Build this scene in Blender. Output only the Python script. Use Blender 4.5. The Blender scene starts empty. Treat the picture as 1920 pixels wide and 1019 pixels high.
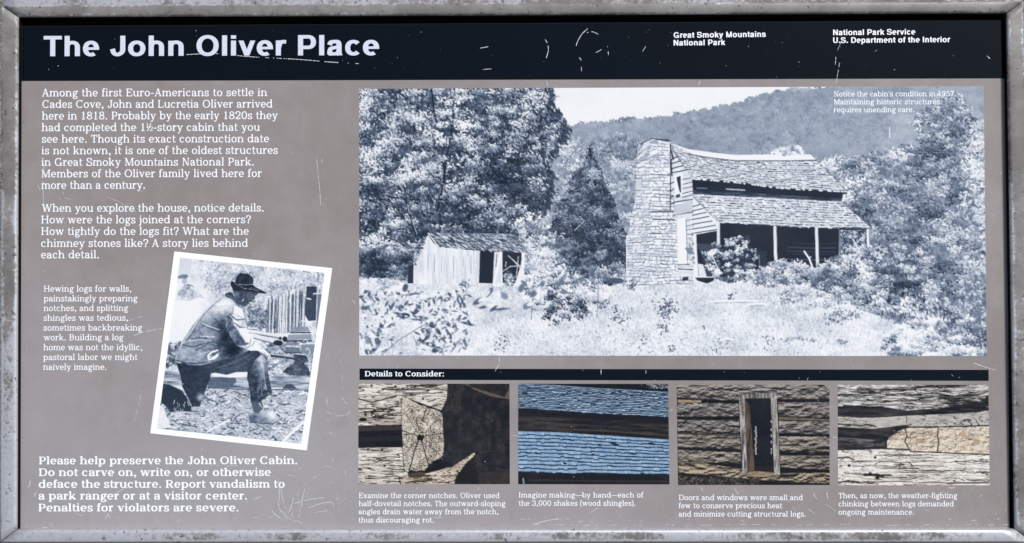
import bpy, math
import numpy as np
from mathutils import Vector, Matrix
from mathutils.geometry import delaunay_2d_cdt

scene = bpy.context.scene
COL = scene.collection

# ------------------------------------------------ the sign's own frame: u right, v up the face, w out of the face
SLOPE = math.radians(60)                     # the reading face leans back like every low wayside sign
CENTRE = Vector((0, 0, .92))
U, V, N = Vector((1, 0, 0)), Vector((0, math.cos(SLOPE), math.sin(SLOPE))), Vector((0, -math.sin(SLOPE), math.cos(SLOPE)))
TO_WORLD = Matrix.Translation(CENTRE) @ Matrix((U, V, N)).transposed().to_4x4()

# ------------------------------------------------------------------- camera
CAM_AT = Vector((.017729, -.016376, 1.330781))
CAM_R = Matrix(((.99990653, .00357924, .01319577), (-.00337308, .99987243, -.01561241), (-.01324997, .01556644, .99979104)))
FOCAL = 1.15                                 # focal length over sensor width
cam = bpy.data.cameras.new('camera'); cam.sensor_width = 36; cam.lens = 36*FOCAL; cam.clip_start = .02; cam.clip_end = 400
camo = bpy.data.objects.new('camera', cam); COL.objects.link(camo)
camo.matrix_world = TO_WORLD @ (Matrix.Translation(CAM_AT) @ CAM_R.to_4x4())
scene.camera = camo

# ---------------------------------------------------------------- daylight
SUN_DIR = (U*.62+V*.80+N*1.0).normalized()  # towards the sun
world = bpy.data.worlds.new('World'); scene.world = world; world.use_nodes = True
nt = world.node_tree; nt.nodes.clear()
sky = nt.nodes.new('ShaderNodeTexSky'); sky.sky_type = 'NISHITA'; sky.sun_disc = False
sky.sun_elevation = math.asin(SUN_DIR.z); sky.sun_rotation = math.atan2(SUN_DIR.x, SUN_DIR.y)
sky.air_density = 1.0; sky.dust_density = 1.6; sky.ozone_density = 1.0
bg = nt.nodes.new('ShaderNodeBackground'); bg.inputs['Strength'].default_value = .07
wo = nt.nodes.new('ShaderNodeOutputWorld'); nt.links.new(sky.outputs[0], bg.inputs[0]); nt.links.new(bg.outputs[0], wo.inputs[0])
sun = bpy.data.lights.new('sun', 'SUN'); sun.energy = 3.0; sun.angle = math.radians(12); sun.color = (1, .965, .92)
suno = bpy.data.objects.new('sun', sun); COL.objects.link(suno)
suno.rotation_euler = SUN_DIR.to_track_quat('Z', 'Y').to_euler(); suno.location = SUN_DIR*6

scene.view_settings.view_transform = 'Standard'; scene.view_settings.look = 'None'
scene.view_settings.gamma = 1; scene.view_settings.exposure = 0.42; scene.view_settings.use_curve_mapping = False
# ----------------------------------------------------------------- lettering
# Two type faces drawn as pen strokes: a wide light/demi slab serif and a bold grotesque.
class Face:
    def __init__(s, W, T, S, sl, X, C, A, D, wide=0):
        s.W, s.T, s.S, s.sl, s.X, s.C, s.A, s.D, s.wide = W, T, S, sl, X, C, A, D, wide
        s.cache = {}

def catmull(p, n=7):
    p = np.array(p, float)
    q = np.vstack([2*p[0]-p[1], p, 2*p[-1]-p[-2]])
    out = []
    for i in range(1, len(q)-2):
        a, b, c, d = q[i-1], q[i], q[i+1], q[i+2]
        for t in np.linspace(0, 1, n, endpoint=False):
            out.append(.5*((2*b)+(-a+c)*t+(2*a-5*b+4*c-d)*t*t+(-a+3*b-3*c+d)*t**3))
    out.append(q[-2])
    return np.array(out)

def ell(cx, cy, rx, ry, a0=0, a1=360, n=26, p=2.0):
    a = np.radians(np.linspace(a0, a1, max(6, int(n*abs(a1-a0)/360)+1)))
    c, s = np.cos(a), np.sin(a)
    e = 2.0/p
    return np.stack([cx+rx*np.sign(c)*np.abs(c)**e, cy+ry*np.sign(s)*np.abs(s)**e], 1)

class Pen:
    def __init__(g, f):
        g.f, g.q, g.adv = f, [], 500
    def poly(g, pts):
        pts = [tuple(map(float, p)) for p in pts]
        ar = sum(pts[i-1][0]*pts[i][1]-pts[i][0]*pts[i-1][1] for i in range(len(pts)))
        if abs(ar) < 1: return
        g.q.append(pts if ar > 0 else pts[::-1])
    def rect(g, x0, y0, x1, y1): g.poly([(x0, y0), (x1, y0), (x1, y1), (x0, y1)])
    def path(g, p, W=None, T=None, pw=1.35, taper=None):
        f = g.f; W = f.W if W is None else W; T = f.T if T is None else T
        p = np.asarray(p, float)
        keep = [0]+[i for i in range(1, len(p)) if np.hypot(*(p[i]-p[i-1])) > .5]
        p = p[keep]
        d = np.gradient(p, axis=0)
        if np.hypot(*(p[0]-p[-1])) < 1:
            d[0] = d[-1] = p[1]-p[-2]
        d /= np.hypot(d[:, 0], d[:, 1])[:, None]+1e-9
        w = T+(W-T)*np.abs(d[:, 1])**pw
        if taper is not None:
            w = w*np.linspace(taper[0], taper[1], len(w))
        n = np.stack([-d[:, 1], d[:, 0]], 1)*w[:, None]/2
        L, R = p+n, p-n
        for i in range(len(p)-1):
            g.poly([R[i], R[i+1], L[i+1]]); g.poly([R[i], L[i+1], L[i]])
    def diag(g, x0, y0, x1, y1, w):      # slanted stroke with level ends; w is measured across the stroke
        dx, dy = x1-x0, y1-y0
        h = w/2*math.hypot(dx, dy)/max(abs(dy), 1)
        g.poly([(x0-h, y0), (x0+h, y0), (x1+h, y1), (x1-h, y1)])
    def stem(g, x, y0, y1, W=None):
        W = g.f.W if W is None else W
        g.rect(x-W/2, y0, x+W/2, y1)
    def foot(g, x, y=0, l=1, r=1, W=None, up=1):
        f = g.f; W = f.W if W is None else W
        if f.S <= 0: return
        a, b = x-W/2-f.sl*l, x+W/2+f.sl*r
        y1 = y+f.S*up; k = f.S*.55*up
        g.rect(a, min(y, y1), b, max(y, y1))
        if l: g.poly([(x-W/2-f.S*.6, y1), (x-W/2+1, y1), (x-W/2+1, y1+k)])
        if r: g.poly([(x+W/2-1, y1), (x+W/2+f.S*.6, y1), (x+W/2-1, y1+k)])
    def head(g, x, y, l=1, r=0, W=None): g.foot(x, y, l, r, W, -1)
    def dot(g, x, y, r, ry=None): g.poly(ell(x, y, r, ry or r, 0, 360, 14)[:-1])

def serif_glyph(f, ch):
    g = Pen(f); W, T, S, sl, X, C, A, D = f.W, f.T, f.S, f.sl, f.X, f.C, f.A, f.D
    o = 8; hw = W/2; k = f.wide; my = X/2; ry = X/2+o-T/2
    s1 = 30+sl+hw
    def arch(xa, xb, yb=0):
        g.path(np.vstack([ell((xa+xb)/2, X*.60, (xb-xa)/2, X+o-T/2-X*.60, 170, 0, 34), [[xb, yb]]]), pw=2.2)
    def bowl(x0, x1, y0, y1, W2=None):
        xm = x0+(x1-x0)*.50; cy = (y0+y1)/2; r = (y1-y0)/2
        g.path(np.vstack([[[x0, y1]], ell(xm, cy, x1-xm, r, 90, -90, 40), [[x0, y0]]]), W2, T, pw=2)
    def stub(x, y, dy, w=None):      # little upright serif at the end of a bar
        w = w or T*1.05
        g.rect(x-w, min(y, y+dy), x, max(y, y+dy))
    if ch == 'n':
        xb = s1+355+k; g.stem(s1, 0, X); g.head(s1, X); g.foot(s1); arch(s1, xb); g.foot(xb); g.adv = xb+hw+sl+25
    elif ch == 'h':
        xb = s1+355+k; g.stem(s1, 0, A); g.head(s1, A); g.foot(s1); arch(s1, xb); g.foot(xb); g.adv = xb+hw+sl+25
    elif ch == 'm':
        xb = s1+320+k; xc = xb+320+k; g.stem(s1, 0, X); g.head(s1, X)
        arch(s1, xb); arch(xb, xc)
        for x in (s1, xb, xc): g.foot(x, 0, .8, .8)
        g.adv = xc+hw+sl+20
    elif ch == 'u':
        xb = s1+350+k; g.head(s1, X); g.head(xb, X)
        g.path(np.vstack([[[s1, X]], ell((s1+xb)/2, X*.36, (xb-s1)/2, X*.36+o-T/2, 180, 350, 34)]), pw=2.2)
        g.stem(xb, 0, X); g.foot(xb, 0, 0, 1); g.adv = xb+hw+sl+25
    elif ch == 'i':
        g.stem(s1, 0, X); g.head(s1, X); g.foot(s1); g.dot(s1-4, X+150, 32+W*.26); g.adv = s1*2
    elif ch == 'l':
        g.stem(s1, 0, A); g.head(s1, A); g.foot(s1); g.adv = s1*2
    elif ch == 'j':
        g.path(catmull([(s1, X), (s1, 100), (s1-2, -70), (s1-40, -160), (s1-120, -185)]))
        g.dot(s1-125, -158, 30+W*.2); g.head(s1, X); g.dot(s1-4, X+150, 32+W*.26); g.adv = s1*2-20
    elif ch == 'r':
        g.stem(s1, 0, X); g.head(s1, X); g.foot(s1, 0, 1, 1.2)
        g.path(catmull([(s1+8, X*.55), (s1+60, X*.82), (s1+150, X-T*.4), (s1+225, X-20)]), pw=1.6)
        g.dot(s1+225, X-62, 34+W*.2); g.adv = s1+225+34+W*.2+22
    elif ch == 'b':
        x = s1; g.stem(x, 0, A); g.head(x, A); g.path(ell(x+195+k/2, my, 195+k/2, ry, 0, 360, 34)); g.adv = x+390+k+hw+38
    elif ch == 'd':
        x = 40+hw+390+k; g.path(ell(x-195-k/2, my, 195+k/2, ry, 0, 360, 34)); g.stem(x, 0, A); g.head(x, A); g.foot(x, 0, 0, 1); g.adv = x+hw+sl+25
    elif ch == 'p':
        x = s1; g.stem(x, D, X); g.head(x, X); g.foot(x, D); g.path(ell(x+195+k/2, my, 195+k/2, ry, 0, 360, 34)); g.adv = x+390+k+hw+38
    elif ch == 'q':
        x = 40+hw+385+k; g.path(ell(x-195-k/2, my, 195+k/2, ry, 0, 360, 34)); g.stem(x, D, X); g.foot(x, D); g.adv = x+hw+sl+25
    elif ch == 'o':
        rx = 196+k/2; g.path(ell(38+hw+rx, my, rx, ry, 0, 360, 34)); g.adv = 2*(38+hw+rx)
    elif ch == 'c':
        rx = 190+k/2; cx = 38+hw+rx; g.path(ell(cx, my, rx, ry, 48, 318, 40)); g.dot(cx+rx*.70, my+ry*.60, 34+W*.18); g.adv = cx+rx+hw+20
    elif ch == 'e':
        rx = 186+k/2; cx = 38+hw+rx
        g.path(ell(cx, my, rx, ry, 2, 318, 44)); g.rect(cx-rx, my-T*.45, cx+rx+hw*.8, my+T*.45); g.adv = cx+rx+hw+28
    elif ch == 'a':
        xs = 345+k+hw
        g.path(np.vstack([catmull([(85+hw*.4, X*.74), (120+hw*.4, X*.90), (230, X-T*.42), (xs-60, X*.90), (xs, X*.68)]), [[xs, X*.3]], catmull([(xs, X*.25), (xs+12, 50), (xs+60, T*.45), (xs+125, 45)])]), pw=1.8)
        g.path(catmull([(xs, X*.60), (xs-95, X*.565), (95+hw*.7, X*.45), (52+hw, X*.25), (85+hw*.8, X*.08), (190+k/2, T*.4), (xs-80, X*.10), (xs, X*.28)]), pw=1.5)
        g.dot(92+hw*.4, X*.745, 30+W*.18); g.adv = xs+150
    elif ch == 'f':
        x = s1+5; g.path(catmull([(x, 0), (x, 300), (x+2, 540), (x+40, 660), (x+125, A-T*.5), (x+180, A-30)]), pw=1.6)
        g.dot(x+182, A-66, 30+W*.18); g.rect(x-hw-sl, X-S, x+hw+105, X); g.foot(x, 0, 1, 1.1); g.adv = x+205
    elif ch == 't':
        x = s1+5; g.path(catmull([(x, 640), (x, 420), (x, 150), (x+30, 45), (x+105, T*.45), (x+190, 62)]), pw=1.6, taper=(.8, 1))
        g.rect(x-hw-sl*.9, X-S, x+hw+140, X); g.adv = x+215
    elif ch == 'g':
        cx = 235+hw*.6+k/2; r = 140+k/2
        g.path(ell(cx, X*.66, r, X*.34+o-T/2, 0, 360, 30))
        g.path(catmull([(cx+r*.75, X*.86), (cx+r+60, X+0), (cx+r+125, X-8)]), W*.8, T*.9); g.dot(cx+r+120, X-30, 26+W*.16)
        g.path(catmull([(cx-r*.62, X*.40), (cx-r-5, X*.26), (cx-r+20, X*.14), (cx, X*.095), (cx+r*.9, X*.04)]), W*.9, T*1.2)
        g.path(ell(cx+15, -85, r+35, 110, 0, 360, 32), W*.9, T); g.adv = cx+r+155
    elif ch == 'k':
        x = s1; g.stem(x, 0, A); g.head(x, A); g.foot(x, 0, 1, .8)
        g.diag(x+20, X*.34, x+290+k, X-S, T); g.foot(x+290+k, X, .9, .9, T, -1)
        g.diag(x+350+k, S*.5, x+130, X*.60, W); g.foot(x+355+k, 0, .9, .7, W); g.adv = x+355+k+hw+sl*.7+22
    elif ch == 's':
        r = 400+k
        g.path(catmull([(r-25, X*.70), (r-60, X*.90), (r*.56, X+o-T*.5), (105+hw*.3, X*.88), (60+hw, X*.72), (130+hw*.4, X*.56), (r*.60, X*.48), (r-20, X*.38), (r+8-hw*.2, X*.25), (r-50, X*.08), (r*.55, T*.5-o), (105+hw*.3, X*.09), (62+hw*.5, X*.30)]), W*.95, T, pw=1.2)
        g.rect(r-25-T*.1, X*.66, r-25+T*.75, X); g.rect(62+hw*.5-T*.75, 0, 62+hw*.5+T*.1, X*.33); g.adv = r+hw*.6+52
    elif ch == 'v':
        a = 75+hw; m = a+180+k/2; b = m+165+k/2
        g.diag(m, 0, a, X-2, W); g.diag(m-4, 0, b, X-2, T); g.head(a, X, .9, .9); g.head(b, X, .9, .9, T); g.adv = b+T/2+sl*.9+14
    elif ch == 'w':
        a = 75+hw; st = 152+k/2; xs = [a+i*st for i in range(5)]
        g.diag(xs[1], 0, xs[0], X-2, W); g.diag(xs[1]-4, 0, xs[2], X-2, T); g.diag(xs[3], 0, xs[2], X-2, W); g.diag(xs[3]-4, 0, xs[4], X-2, T)
        g.head(xs[0], X, .9, .9); g.head(xs[2], X, .55, .55); g.head(xs[4], X, .9, .9, T); g.adv = xs[4]+T/2+sl*.9+14
    elif ch == 'x':
        a = 80+hw; b = a+330+k
        g.diag(b, 0, a, X, W); g.diag(a, 0, b, X, T)
        g.head(a, X, .8, .9); g.head(b, X, .9, .8, T); g.foot(a, 0, .8, .9, T); g.foot(b, 0, .9, .8); g.adv = b+hw+sl*.8+22
    elif ch == 'y':
        a = 75+hw; m = a+185+k/2; b = m+165+k/2
        g.diag(m, 0, a, X-2, W); g.path(np.vstack([[[b, X-2], [m-8, 0]], catmull([(m-10, -5), (m-60, -120), (m-125, -180), (m-190, -170)])[1:]]), T*1.05, T*1.0)
        g.dot(m-185, -150, 30+W*.18); g.head(a, X, .9, .9); g.head(b, X, .9, .9, T); g.adv = b+T/2+sl*.9+14
    elif ch == 'z':
        b = 410+k; g.rect(55, X-T, b, X); g.rect(50, 0, b+10, T); g.diag(95+hw*.3, 0, b-45-hw*.3, X, W); stub(55+T, X, -X*.26); stub(b+10, 0, X*.26); g.adv = b+55
    elif ch == 'A':
        ap = 335+k/2; a = 85; b = ap+230+k/2; g.diag(a+20, 0, ap, C, T); g.diag(b, 0, ap, C+6, W)
        g.rect(a+75, C*.31, b-60, C*.31+T); g.foot(a+20, 0, .9, 1, T); g.foot(b, 0, 1, .9); g.adv = b+hw+sl*.9+18
    elif ch in 'BPR':
        x = s1+15; ym = C*.50
        g.stem(x, 0, C); g.foot(x, 0, 1, 0 if ch == 'B' else 1); g.head(x, C)
        if ch == 'B':
            bowl(x, x+370+k, ym-T*.0, C-T/2); bowl(x, x+410+k, T/2, ym+T*.2); g.adv = x+410+k+hw+42
        elif ch == 'P':
            bowl(x, x+380+k, C*.42, C-T/2); g.adv = x+380+k+hw+32
        else:
            bowl(x, x+380+k, C*.46, C-T/2); g.diag(x+420+k, 0, x+225, C*.47, W); g.foot(x+425+k, 0, .4, .8); g.adv = x+425+k+hw+sl*.8+15
    elif ch in 'CG':
        rx = 290+k/2; cx = 45+hw+rx; ry2 = C/2+o-T/2
        g.path(ell(cx, C/2, rx, ry2, 40, 322 if ch == 'C' else 330, 44)); stub(cx+rx*.84, C+o, -C*.30)
        if ch == 'G':
            g.stem(cx+rx*.84, 0, C*.42); g.head(cx+rx*.84, C*.42, 1.2, .9)
        g.adv = cx+rx+hw*.6+(30 if ch == 'C' else 70)
    elif ch == 'D':
        x = s1+15; g.stem(x, 0, C); g.foot(x, 0, 1, 0); g.head(x, C); bowl(x, x+510+k, T/2, C-T/2); g.adv = x+510+k+hw+45
    elif ch in 'EFL':
        x = s1+15; r = x+(440 if ch != 'L' else 400)+k; g.stem(x, 0, C); g.foot(x, 0, 1, 0 if ch != 'F' else 1); g.head(x, C, 1, 0 if ch != 'L' else 1)
        if ch != 'L':
            g.rect(x, C-T, r, C); stub(r, C, -C*.27); g.rect(x, C*.49, x+270, C*.49+T); stub(x+270+T*.3, C*.49+T/2-C*.13, C*.26)
        if ch != 'F':
            g.rect(x, 0, r+15, T); stub(r+15, 0, C*.29)
        g.adv = r+45
    elif ch == 'H':
        x = s1+15; b = x+470+k
        for q in (x, b): g.stem(q, 0, C); g.foot(q); g.head(q, C, 1, 1)
        g.rect(x, C*.48, b, C*.48+T); g.adv = b+s1+15
    elif ch == 'I':
        x = s1+15; g.stem(x, 0, C); g.foot(x); g.head(x, C, 1, 1); g.adv = 2*x
    elif ch == 'J':
        x = 370+k; g.path(catmull([(x, C), (x, 350), (x, 190), (x-35, 60), (x-150, T*.4), (x-250, 60), (x-275, 130)]), pw=1.6); g.dot(x-262, 150, 38+W*.2); g.head(x, C, 1.2, 1); g.adv = x+hw+sl+25
    elif ch == 'M':
        x = s1+15; b = x+610+k; m = (x+b)/2
        g.stem(x, 0, C, T); g.foot(x, 0, 1, 1, T); g.stem(b, 0, C); g.foot(b); g.head(x, C, 1, 0); g.head(b, C, 0, 1)
        g.diag(m, 0, x+10, C, W); g.diag(m-5, 0, b-hw+4, C, T); g.adv = b+s1+10
    elif ch == 'N':
        x = s1+15; b = x+460+k; g.stem(x, 0, C, T); g.foot(x, 0, 1, 1, T); g.stem(b, 0, C, T); g.head(b, C, 1, 1, T); g.head(x, C, 1, 0)
        g.diag(b-hw*.4, 0, x+hw*.3, C, W); g.adv = b+s1
    elif ch == 'O':
        rx = 305+k/2; cx = 45+hw+rx; g.path(ell(cx, C/2, rx, C/2+o-T/2, 0, 360, 44)); g.adv = 2*cx
    elif ch == 'S':
        r = 540+k; X2 = C
        g.path(catmull([(r-40, X2*.70), (r-75, X2*.90), (r*.56, X2+o-T*.5), (130+hw*.3, X2*.90), (75+hw, X2*.74), (150+hw*.4, X2*.59), (r*.58, X2*.50), (r-20, X2*.40), (r+12-hw*.2, X2*.24), (r-55, X2*.07), (r*.55, T*.5-o), (130+hw*.3, X2*.08), (75+hw*.5, X2*.30)]), W, T, pw=1.2)
        g.rect(r-40-T*.1, X2*.68, r-40+T*.8, X2); g.rect(75+hw*.5-T*.8, 0, 75+hw*.5+T*.1, X2*.32); g.adv = r+hw*.6+55
    elif ch == 'T':
        m = 320+k/2; g.stem(m, 0, C); g.foot(m, 0, 1.2, 1.2); g.rect(35, C-T, 2*m-35, C); stub(35+T, C, -C*.30); stub(2*m-35, C, -C*.30); g.adv = 2*m-5
    elif ch == 'W':
        a = 80+hw; st = 195+k/2; xs = [a+i*st for i in range(5)]
        g.diag(xs[1], 0, xs[0], C-2, W); g.diag(xs[1]-4, 0, xs[2], C-2, T); g.diag(xs[3], 0, xs[2], C-2, W); g.diag(xs[3]-4, 0, xs[4], C-2, T)
        g.head(xs[0], C, 1, 1); g.head(xs[2], C, .6, .6); g.head(xs[4], C, 1, 1, T); g.adv = xs[4]+T/2+sl+14
    elif ch == '0':
        g.path(ell(300, C/2, 230-hw*.4, C/2+o-T/2, 0, 360, 44)); g.adv = 600
    elif ch == '1':
        g.stem(300, 0, C); g.foot(300, 0, 1.6, 1.6); g.poly([(300, C), (300, C-T*1.3), (175, C*.80), (165, C*.86)]); g.adv = 580
    elif ch == '2':
        g.path(catmull([(95, C*.70), (130, C*.90), (290, C-T*.4), (450, C*.88), (480, C*.70), (400, C*.48), (210, C*.22), (95, T)]), pw=1.2); g.rect(70, 0, 500, T*1.25); stub(515, 0, C*.26); g.dot(118, C*.70, 34+W*.2); g.adv = 600
    elif ch == '3':
        g.path(catmull([(105, C*.80), (170, C*.94), (300, C-T*.4), (430, C*.90), (460, C*.75), (400, C*.58), (260, C*.53)]), pw=1.3)
        g.path(catmull([(260, C*.53), (430, C*.48), (500, C*.28), (430, C*.07), (280, T*.4), (140, C*.06), (85, C*.22)]), pw=1.3); g.dot(112, C*.79, 30+W*.2); g.dot(95, C*.21, 30+W*.2); g.adv = 600
    elif ch == '5':
        g.rect(140, C-T*1.2, 480, C); g.path([(155, C), (130, C*.50)], T, T)
        g.path(catmull([(130, C*.50), (280, C*.62), (440, C*.54), (500, C*.32), (430, C*.07), (270, T*.4), (140, C*.06), (85, C*.20)]), pw=1.3); g.dot(97, C*.19, 30+W*.2); g.adv = 600
    elif ch == '7':
        g.rect(80, C-T*1.2, 520, C); stub(80+T, C, -C*.24); g.path(catmull([(505, C-T), (380, C*.55), (290, C*.25), (260, 0)]), W, T*1.2); g.adv = 590
    elif ch == '8':
        g.path(ell(300, C*.755, 185-hw*.3, C*.245+o-T/2, 0, 360, 36)); g.path(ell(300, C*.27, 220-hw*.3, C*.27+o-T/2, 0, 360, 36)); g.adv = 600
    elif ch == '9':
        g.path(ell(285, C*.66, 205-hw*.3, C*.34+o-T/2, 0, 360, 36)); g.path(catmull([(490-hw*.3, C*.66), (480, C*.35), (390, C*.10), (230, T*.4), (125, C*.10)]), pw=1.3); g.dot(135, C*.12, 30+W*.2); g.adv = 600
    elif ch == '.': g.dot(150, 52, 62+W*.12); g.adv = 300
    elif ch == ':': g.dot(160, 55, 62+W*.12); g.dot(160, X-60, 62+W*.12); g.adv = 320
    elif ch == ',': g.dot(150, 55, 62+W*.12); g.path(catmull([(190+W*.1, 50), (190+W*.1, -40), (110, -130)]), T*1.2, T*.9); g.adv = 300
    elif ch == "'": g.dot(110, C-20, 55); g.path(catmull([(148, C-25), (145, C-100), (80, C-170)]), T*1.1, T*.8); g.adv = 230
    elif ch == '-': g.rect(50, X*.44, 330, X*.44+T*1.25); g.adv = 380
    elif ch == '\u2014': g.rect(0, X*.46, 900, X*.46+T); g.adv = 900
    elif ch == '(': g.path(catmull([(255, C+60), (130, C*.72), (95, C*.40), (130, C*.08), (255, -130)]), W*.95, T*.8); g.adv = 300
    elif ch == ')': g.path(catmull([(45, C+60), (170, C*.72), (205, C*.40), (170, C*.08), (45, -130)]), W*.95, T*.8); g.adv = 300
    elif ch == '?':
        g.path(catmull([(90, C*.76), (130, C*.93), (260, C-T*.4), (400, C*.90), (440, C*.72), (370, C*.52), (275, C*.40), (258, C*.24)]), pw=1.3); g.dot(258, 52, 62+W*.12); g.dot(105, C*.75, 30+W*.2); g.adv = 520
    elif ch == '\u00bd':
        k2 = .60
        for c2, dx, dy in (('1', -40, C*.42), ('2', 330, 0)):
            h = serif_glyph(f, c2)
            for pl in h.q: g.poly([(x*k2+dx, y*k2+dy) for x, y in pl])
        g.diag(140, -20, 480, C+20, T*1.1); g.adv = 690
    elif ch == ' ': g.adv = 315
    else: raise KeyError(ch)
    return g

def sans_glyph(f, ch):
    g = Pen(f); W, T, X, C, A, D = f.W, f.T, f.X, f.C, f.A, f.D
    o = 12; hw = W/2; b = 66; my = X/2; ry = X/2+o-T/2; s = b+hw
    P = dict(pw=1.6)
    def arch(xa, xb): g.path(np.vstack([ell((xa+xb)/2, X*.58, (xb-xa)/2, X+o-T/2-X*.58, 165, 0, 34, 2.3), [[xb, 0]]]), pw=2.2)
    if ch == 'T': g.rect(21, C-T*1.02, 591, C); g.stem(306, 0, C); g.adv = 611
    elif ch == 'h': g.stem(s, 0, C); arch(s, 611-b-hw); g.adv = 611
    elif ch == 'n': g.stem(s, 0, X); arch(s, 611-b-hw); g.adv = 611
    elif ch == 'm':
        for i in (0, 1): arch(s+i*298, s+(i+1)*298)
        g.stem(s, 0, X); g.adv = 889
    elif ch == 'u':
        xb = 611-b-hw; g.path(np.vstack([[[s, X]], ell((s+xb)/2, X*.40, (xb-s)/2, X*.40+o-T/2, 180, 345, 34, 2.3)]), pw=2.2); g.stem(xb, 0, X); g.adv = 611
    elif ch == 'r': g.stem(s, 0, X); g.path(catmull([(s, X*.5), (s+50, X*.80), (s+130, X-T*.38), (385, X-T*.42)]), **P); g.adv = 395
    elif ch == 'l': g.stem(139, 0, C); g.adv = 278
    elif ch == 'I': g.stem(139, 0, C, W*1.04); g.adv = 278
    elif ch == 'i': g.stem(139, 0, X); g.rect(139-hw, C-T, 139+hw, C); g.adv = 278
    elif ch == '.': g.rect(139-hw, 0, 139+hw, W); g.adv = 278
    elif ch == 'o': g.path(ell(305, my, 271-hw, ry, 0, 360, 36, 2.15), **P); g.adv = 611
    elif ch == 'p': g.stem(s, D, X); g.path(ell(s+(560-hw-s)/2, my, (560-hw-s)/2+12, ry, 0, 360, 36, 2.15), **P); g.adv = 611
    elif ch == 'c': g.path(ell(290, my, 258-hw, ry, 42, 318, 40, 2.15), **P); g.adv = 556
    elif ch == 'e': g.path(ell(280, my, 252-hw, ry, 0, 306, 40, 2.15), **P); g.rect(100, my-T*.36, 532, my+T*.36); g.adv = 556
    elif ch == 'a':
        xs = 400; g.path(np.vstack([catmull([(105, X*.69), (150, X*.87), (275, X-T*.38), (370, X*.88), (xs, X*.70)]), [[xs, X*.2]], [[xs+20, 0]]]), pw=1.5)
        g.path(catmull([(xs, X*.56), (290, X*.52), (150, X*.45), (32+hw*1.0, X*.24), (120, X*.10), (210, T*.44), (330, X*.12), (xs, X*.30)]), W*.95, T*.92, pw=1.5); g.adv = 556
        g.rect(xs+5, 0, xs+hw+25, 22)
    elif ch == 't': g.path(catmull([(165, X+135), (165, X*.6), (165, X*.28), (200, T*.62), (310, T*.45)]), pw=2); g.rect(15, X-T*.9, 318, X); g.adv = 333
    elif ch == 'f': g.path(catmull([(170, 0), (170, X*.6), (170, X), (200, C-T*.62), (318, C-T*.5)]), pw=2); g.rect(15, X-T*.9, 318, X); g.adv = 333
    elif ch == 'v': g.diag(278, 0, 95, X, W*.92); g.diag(278, 0, 461, X, W*.92); g.adv = 556
    elif ch == 'y': g.diag(285, 10, 95, X, W*.92); g.path(np.vstack([[[461, X], [290, 20]], catmull([(285, 10), (255, -80), (200, -135), (60, -145)])[1:]]), W*.95, T*.95); g.rect(461-hw*.9, X-2, 461+hw*.98, X); g.adv = 556
    elif ch == 'k': g.stem(s, 0, C); g.diag(s+30, X*.30, 440, X, W*.95); g.diag(462, 0, 280, X*.62, W*.98); g.adv = 556
    elif ch == 's' or ch == 'S':
        X2, r = (X, 500) if ch == 's' else (C, 612)
        q = .92
        g.path(catmull([(r-hw*.75, X2*.69), (r-hw-40, X2*.865), (r*.54, X2+o-T*.5), (80+hw*.6, X2*.87), (42+hw, X2*.725), (110+hw*.4, X2*.59), (r*.56, X2*.50), (r-30-hw*.3, X2*.40), (r+14-hw, X2*.27), (r-hw-35, X2*.12), (r*.54, T*.5-o), (80+hw*.6, X2*.12), (30+hw*.9, X2*.31)]), W*q, T*.95, pw=1.0)
        g.adv = 556 if ch == 's' else 667
    elif ch == 'J': g.path(catmull([(425, C), (425, 380), (420, 190), (370, T*.85), (262, T*.5-o), (150, T*.85), (24+hw, 250)]), pw=1.8); g.adv = 556
    elif ch == 'O': g.path(ell(389, C/2, 345-hw, C/2+o-T/2, 0, 360, 44, 2.12), **P); g.adv = 778
    elif ch == 'G':
        g.path(ell(385, C/2, 342-hw, C/2+o-T/2, 30, 318, 44, 2.12), **P); g.rect(390, C*.30, 715, C*.30+T*.95); g.rect(715-T*.9, 0, 715, C*.38); g.adv = 778
    elif ch == 'U': g.path(np.vstack([[[72+hw, C]], ell(361, C*.36, 289-hw, C*.36+o-T/2, 180, 360, 34, 2.2), [[650-hw, C]]]), pw=2.2); g.adv = 722
    elif ch == 'D': g.stem(70+hw, 0, C); g.path(np.vstack([[[70+hw, C-T/2]], ell(340, C/2, 688-hw-340, C/2-T/2, 90, -90, 40, 2.15), [[70+hw, T/2]]]), pw=2); g.adv = 722
    elif ch == 'P': g.stem(70+hw, 0, C); g.path(np.vstack([[[70+hw, C-T/2]], ell(390, C*.655, 628-hw-390, C*.345-T/2, 90, -90, 40, 2.2), [[70+hw, C*.31+T/2]]]), pw=2); g.adv = 667
    elif ch == 'M':
        for x in (68+hw, 765-hw): g.stem(x, 0, C)
        g.diag(416, 0, 68+W*.55, C, W*.86); g.diag(416, 0, 765-W*.55, C, W*.86); g.adv = 833
    elif ch == 'N':
        for x in (68+hw, 654-hw): g.stem(x, 0, C)
        g.diag(654-W*.55, 0, 68+W*.55, C, W*.95); g.adv = 722
    elif ch == ' ': g.adv = 290
    else: raise KeyError(ch)
    return g

LIGHT = Face(106, 66, 60, 64, 484, 681, 717, -215, 0)
DEMI = Face(160, 72, 70, 60, 500, 681, 717, -205, 34)
SANS = Face(158, 122, 0, 0, 532, 720, 720, -205)

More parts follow.
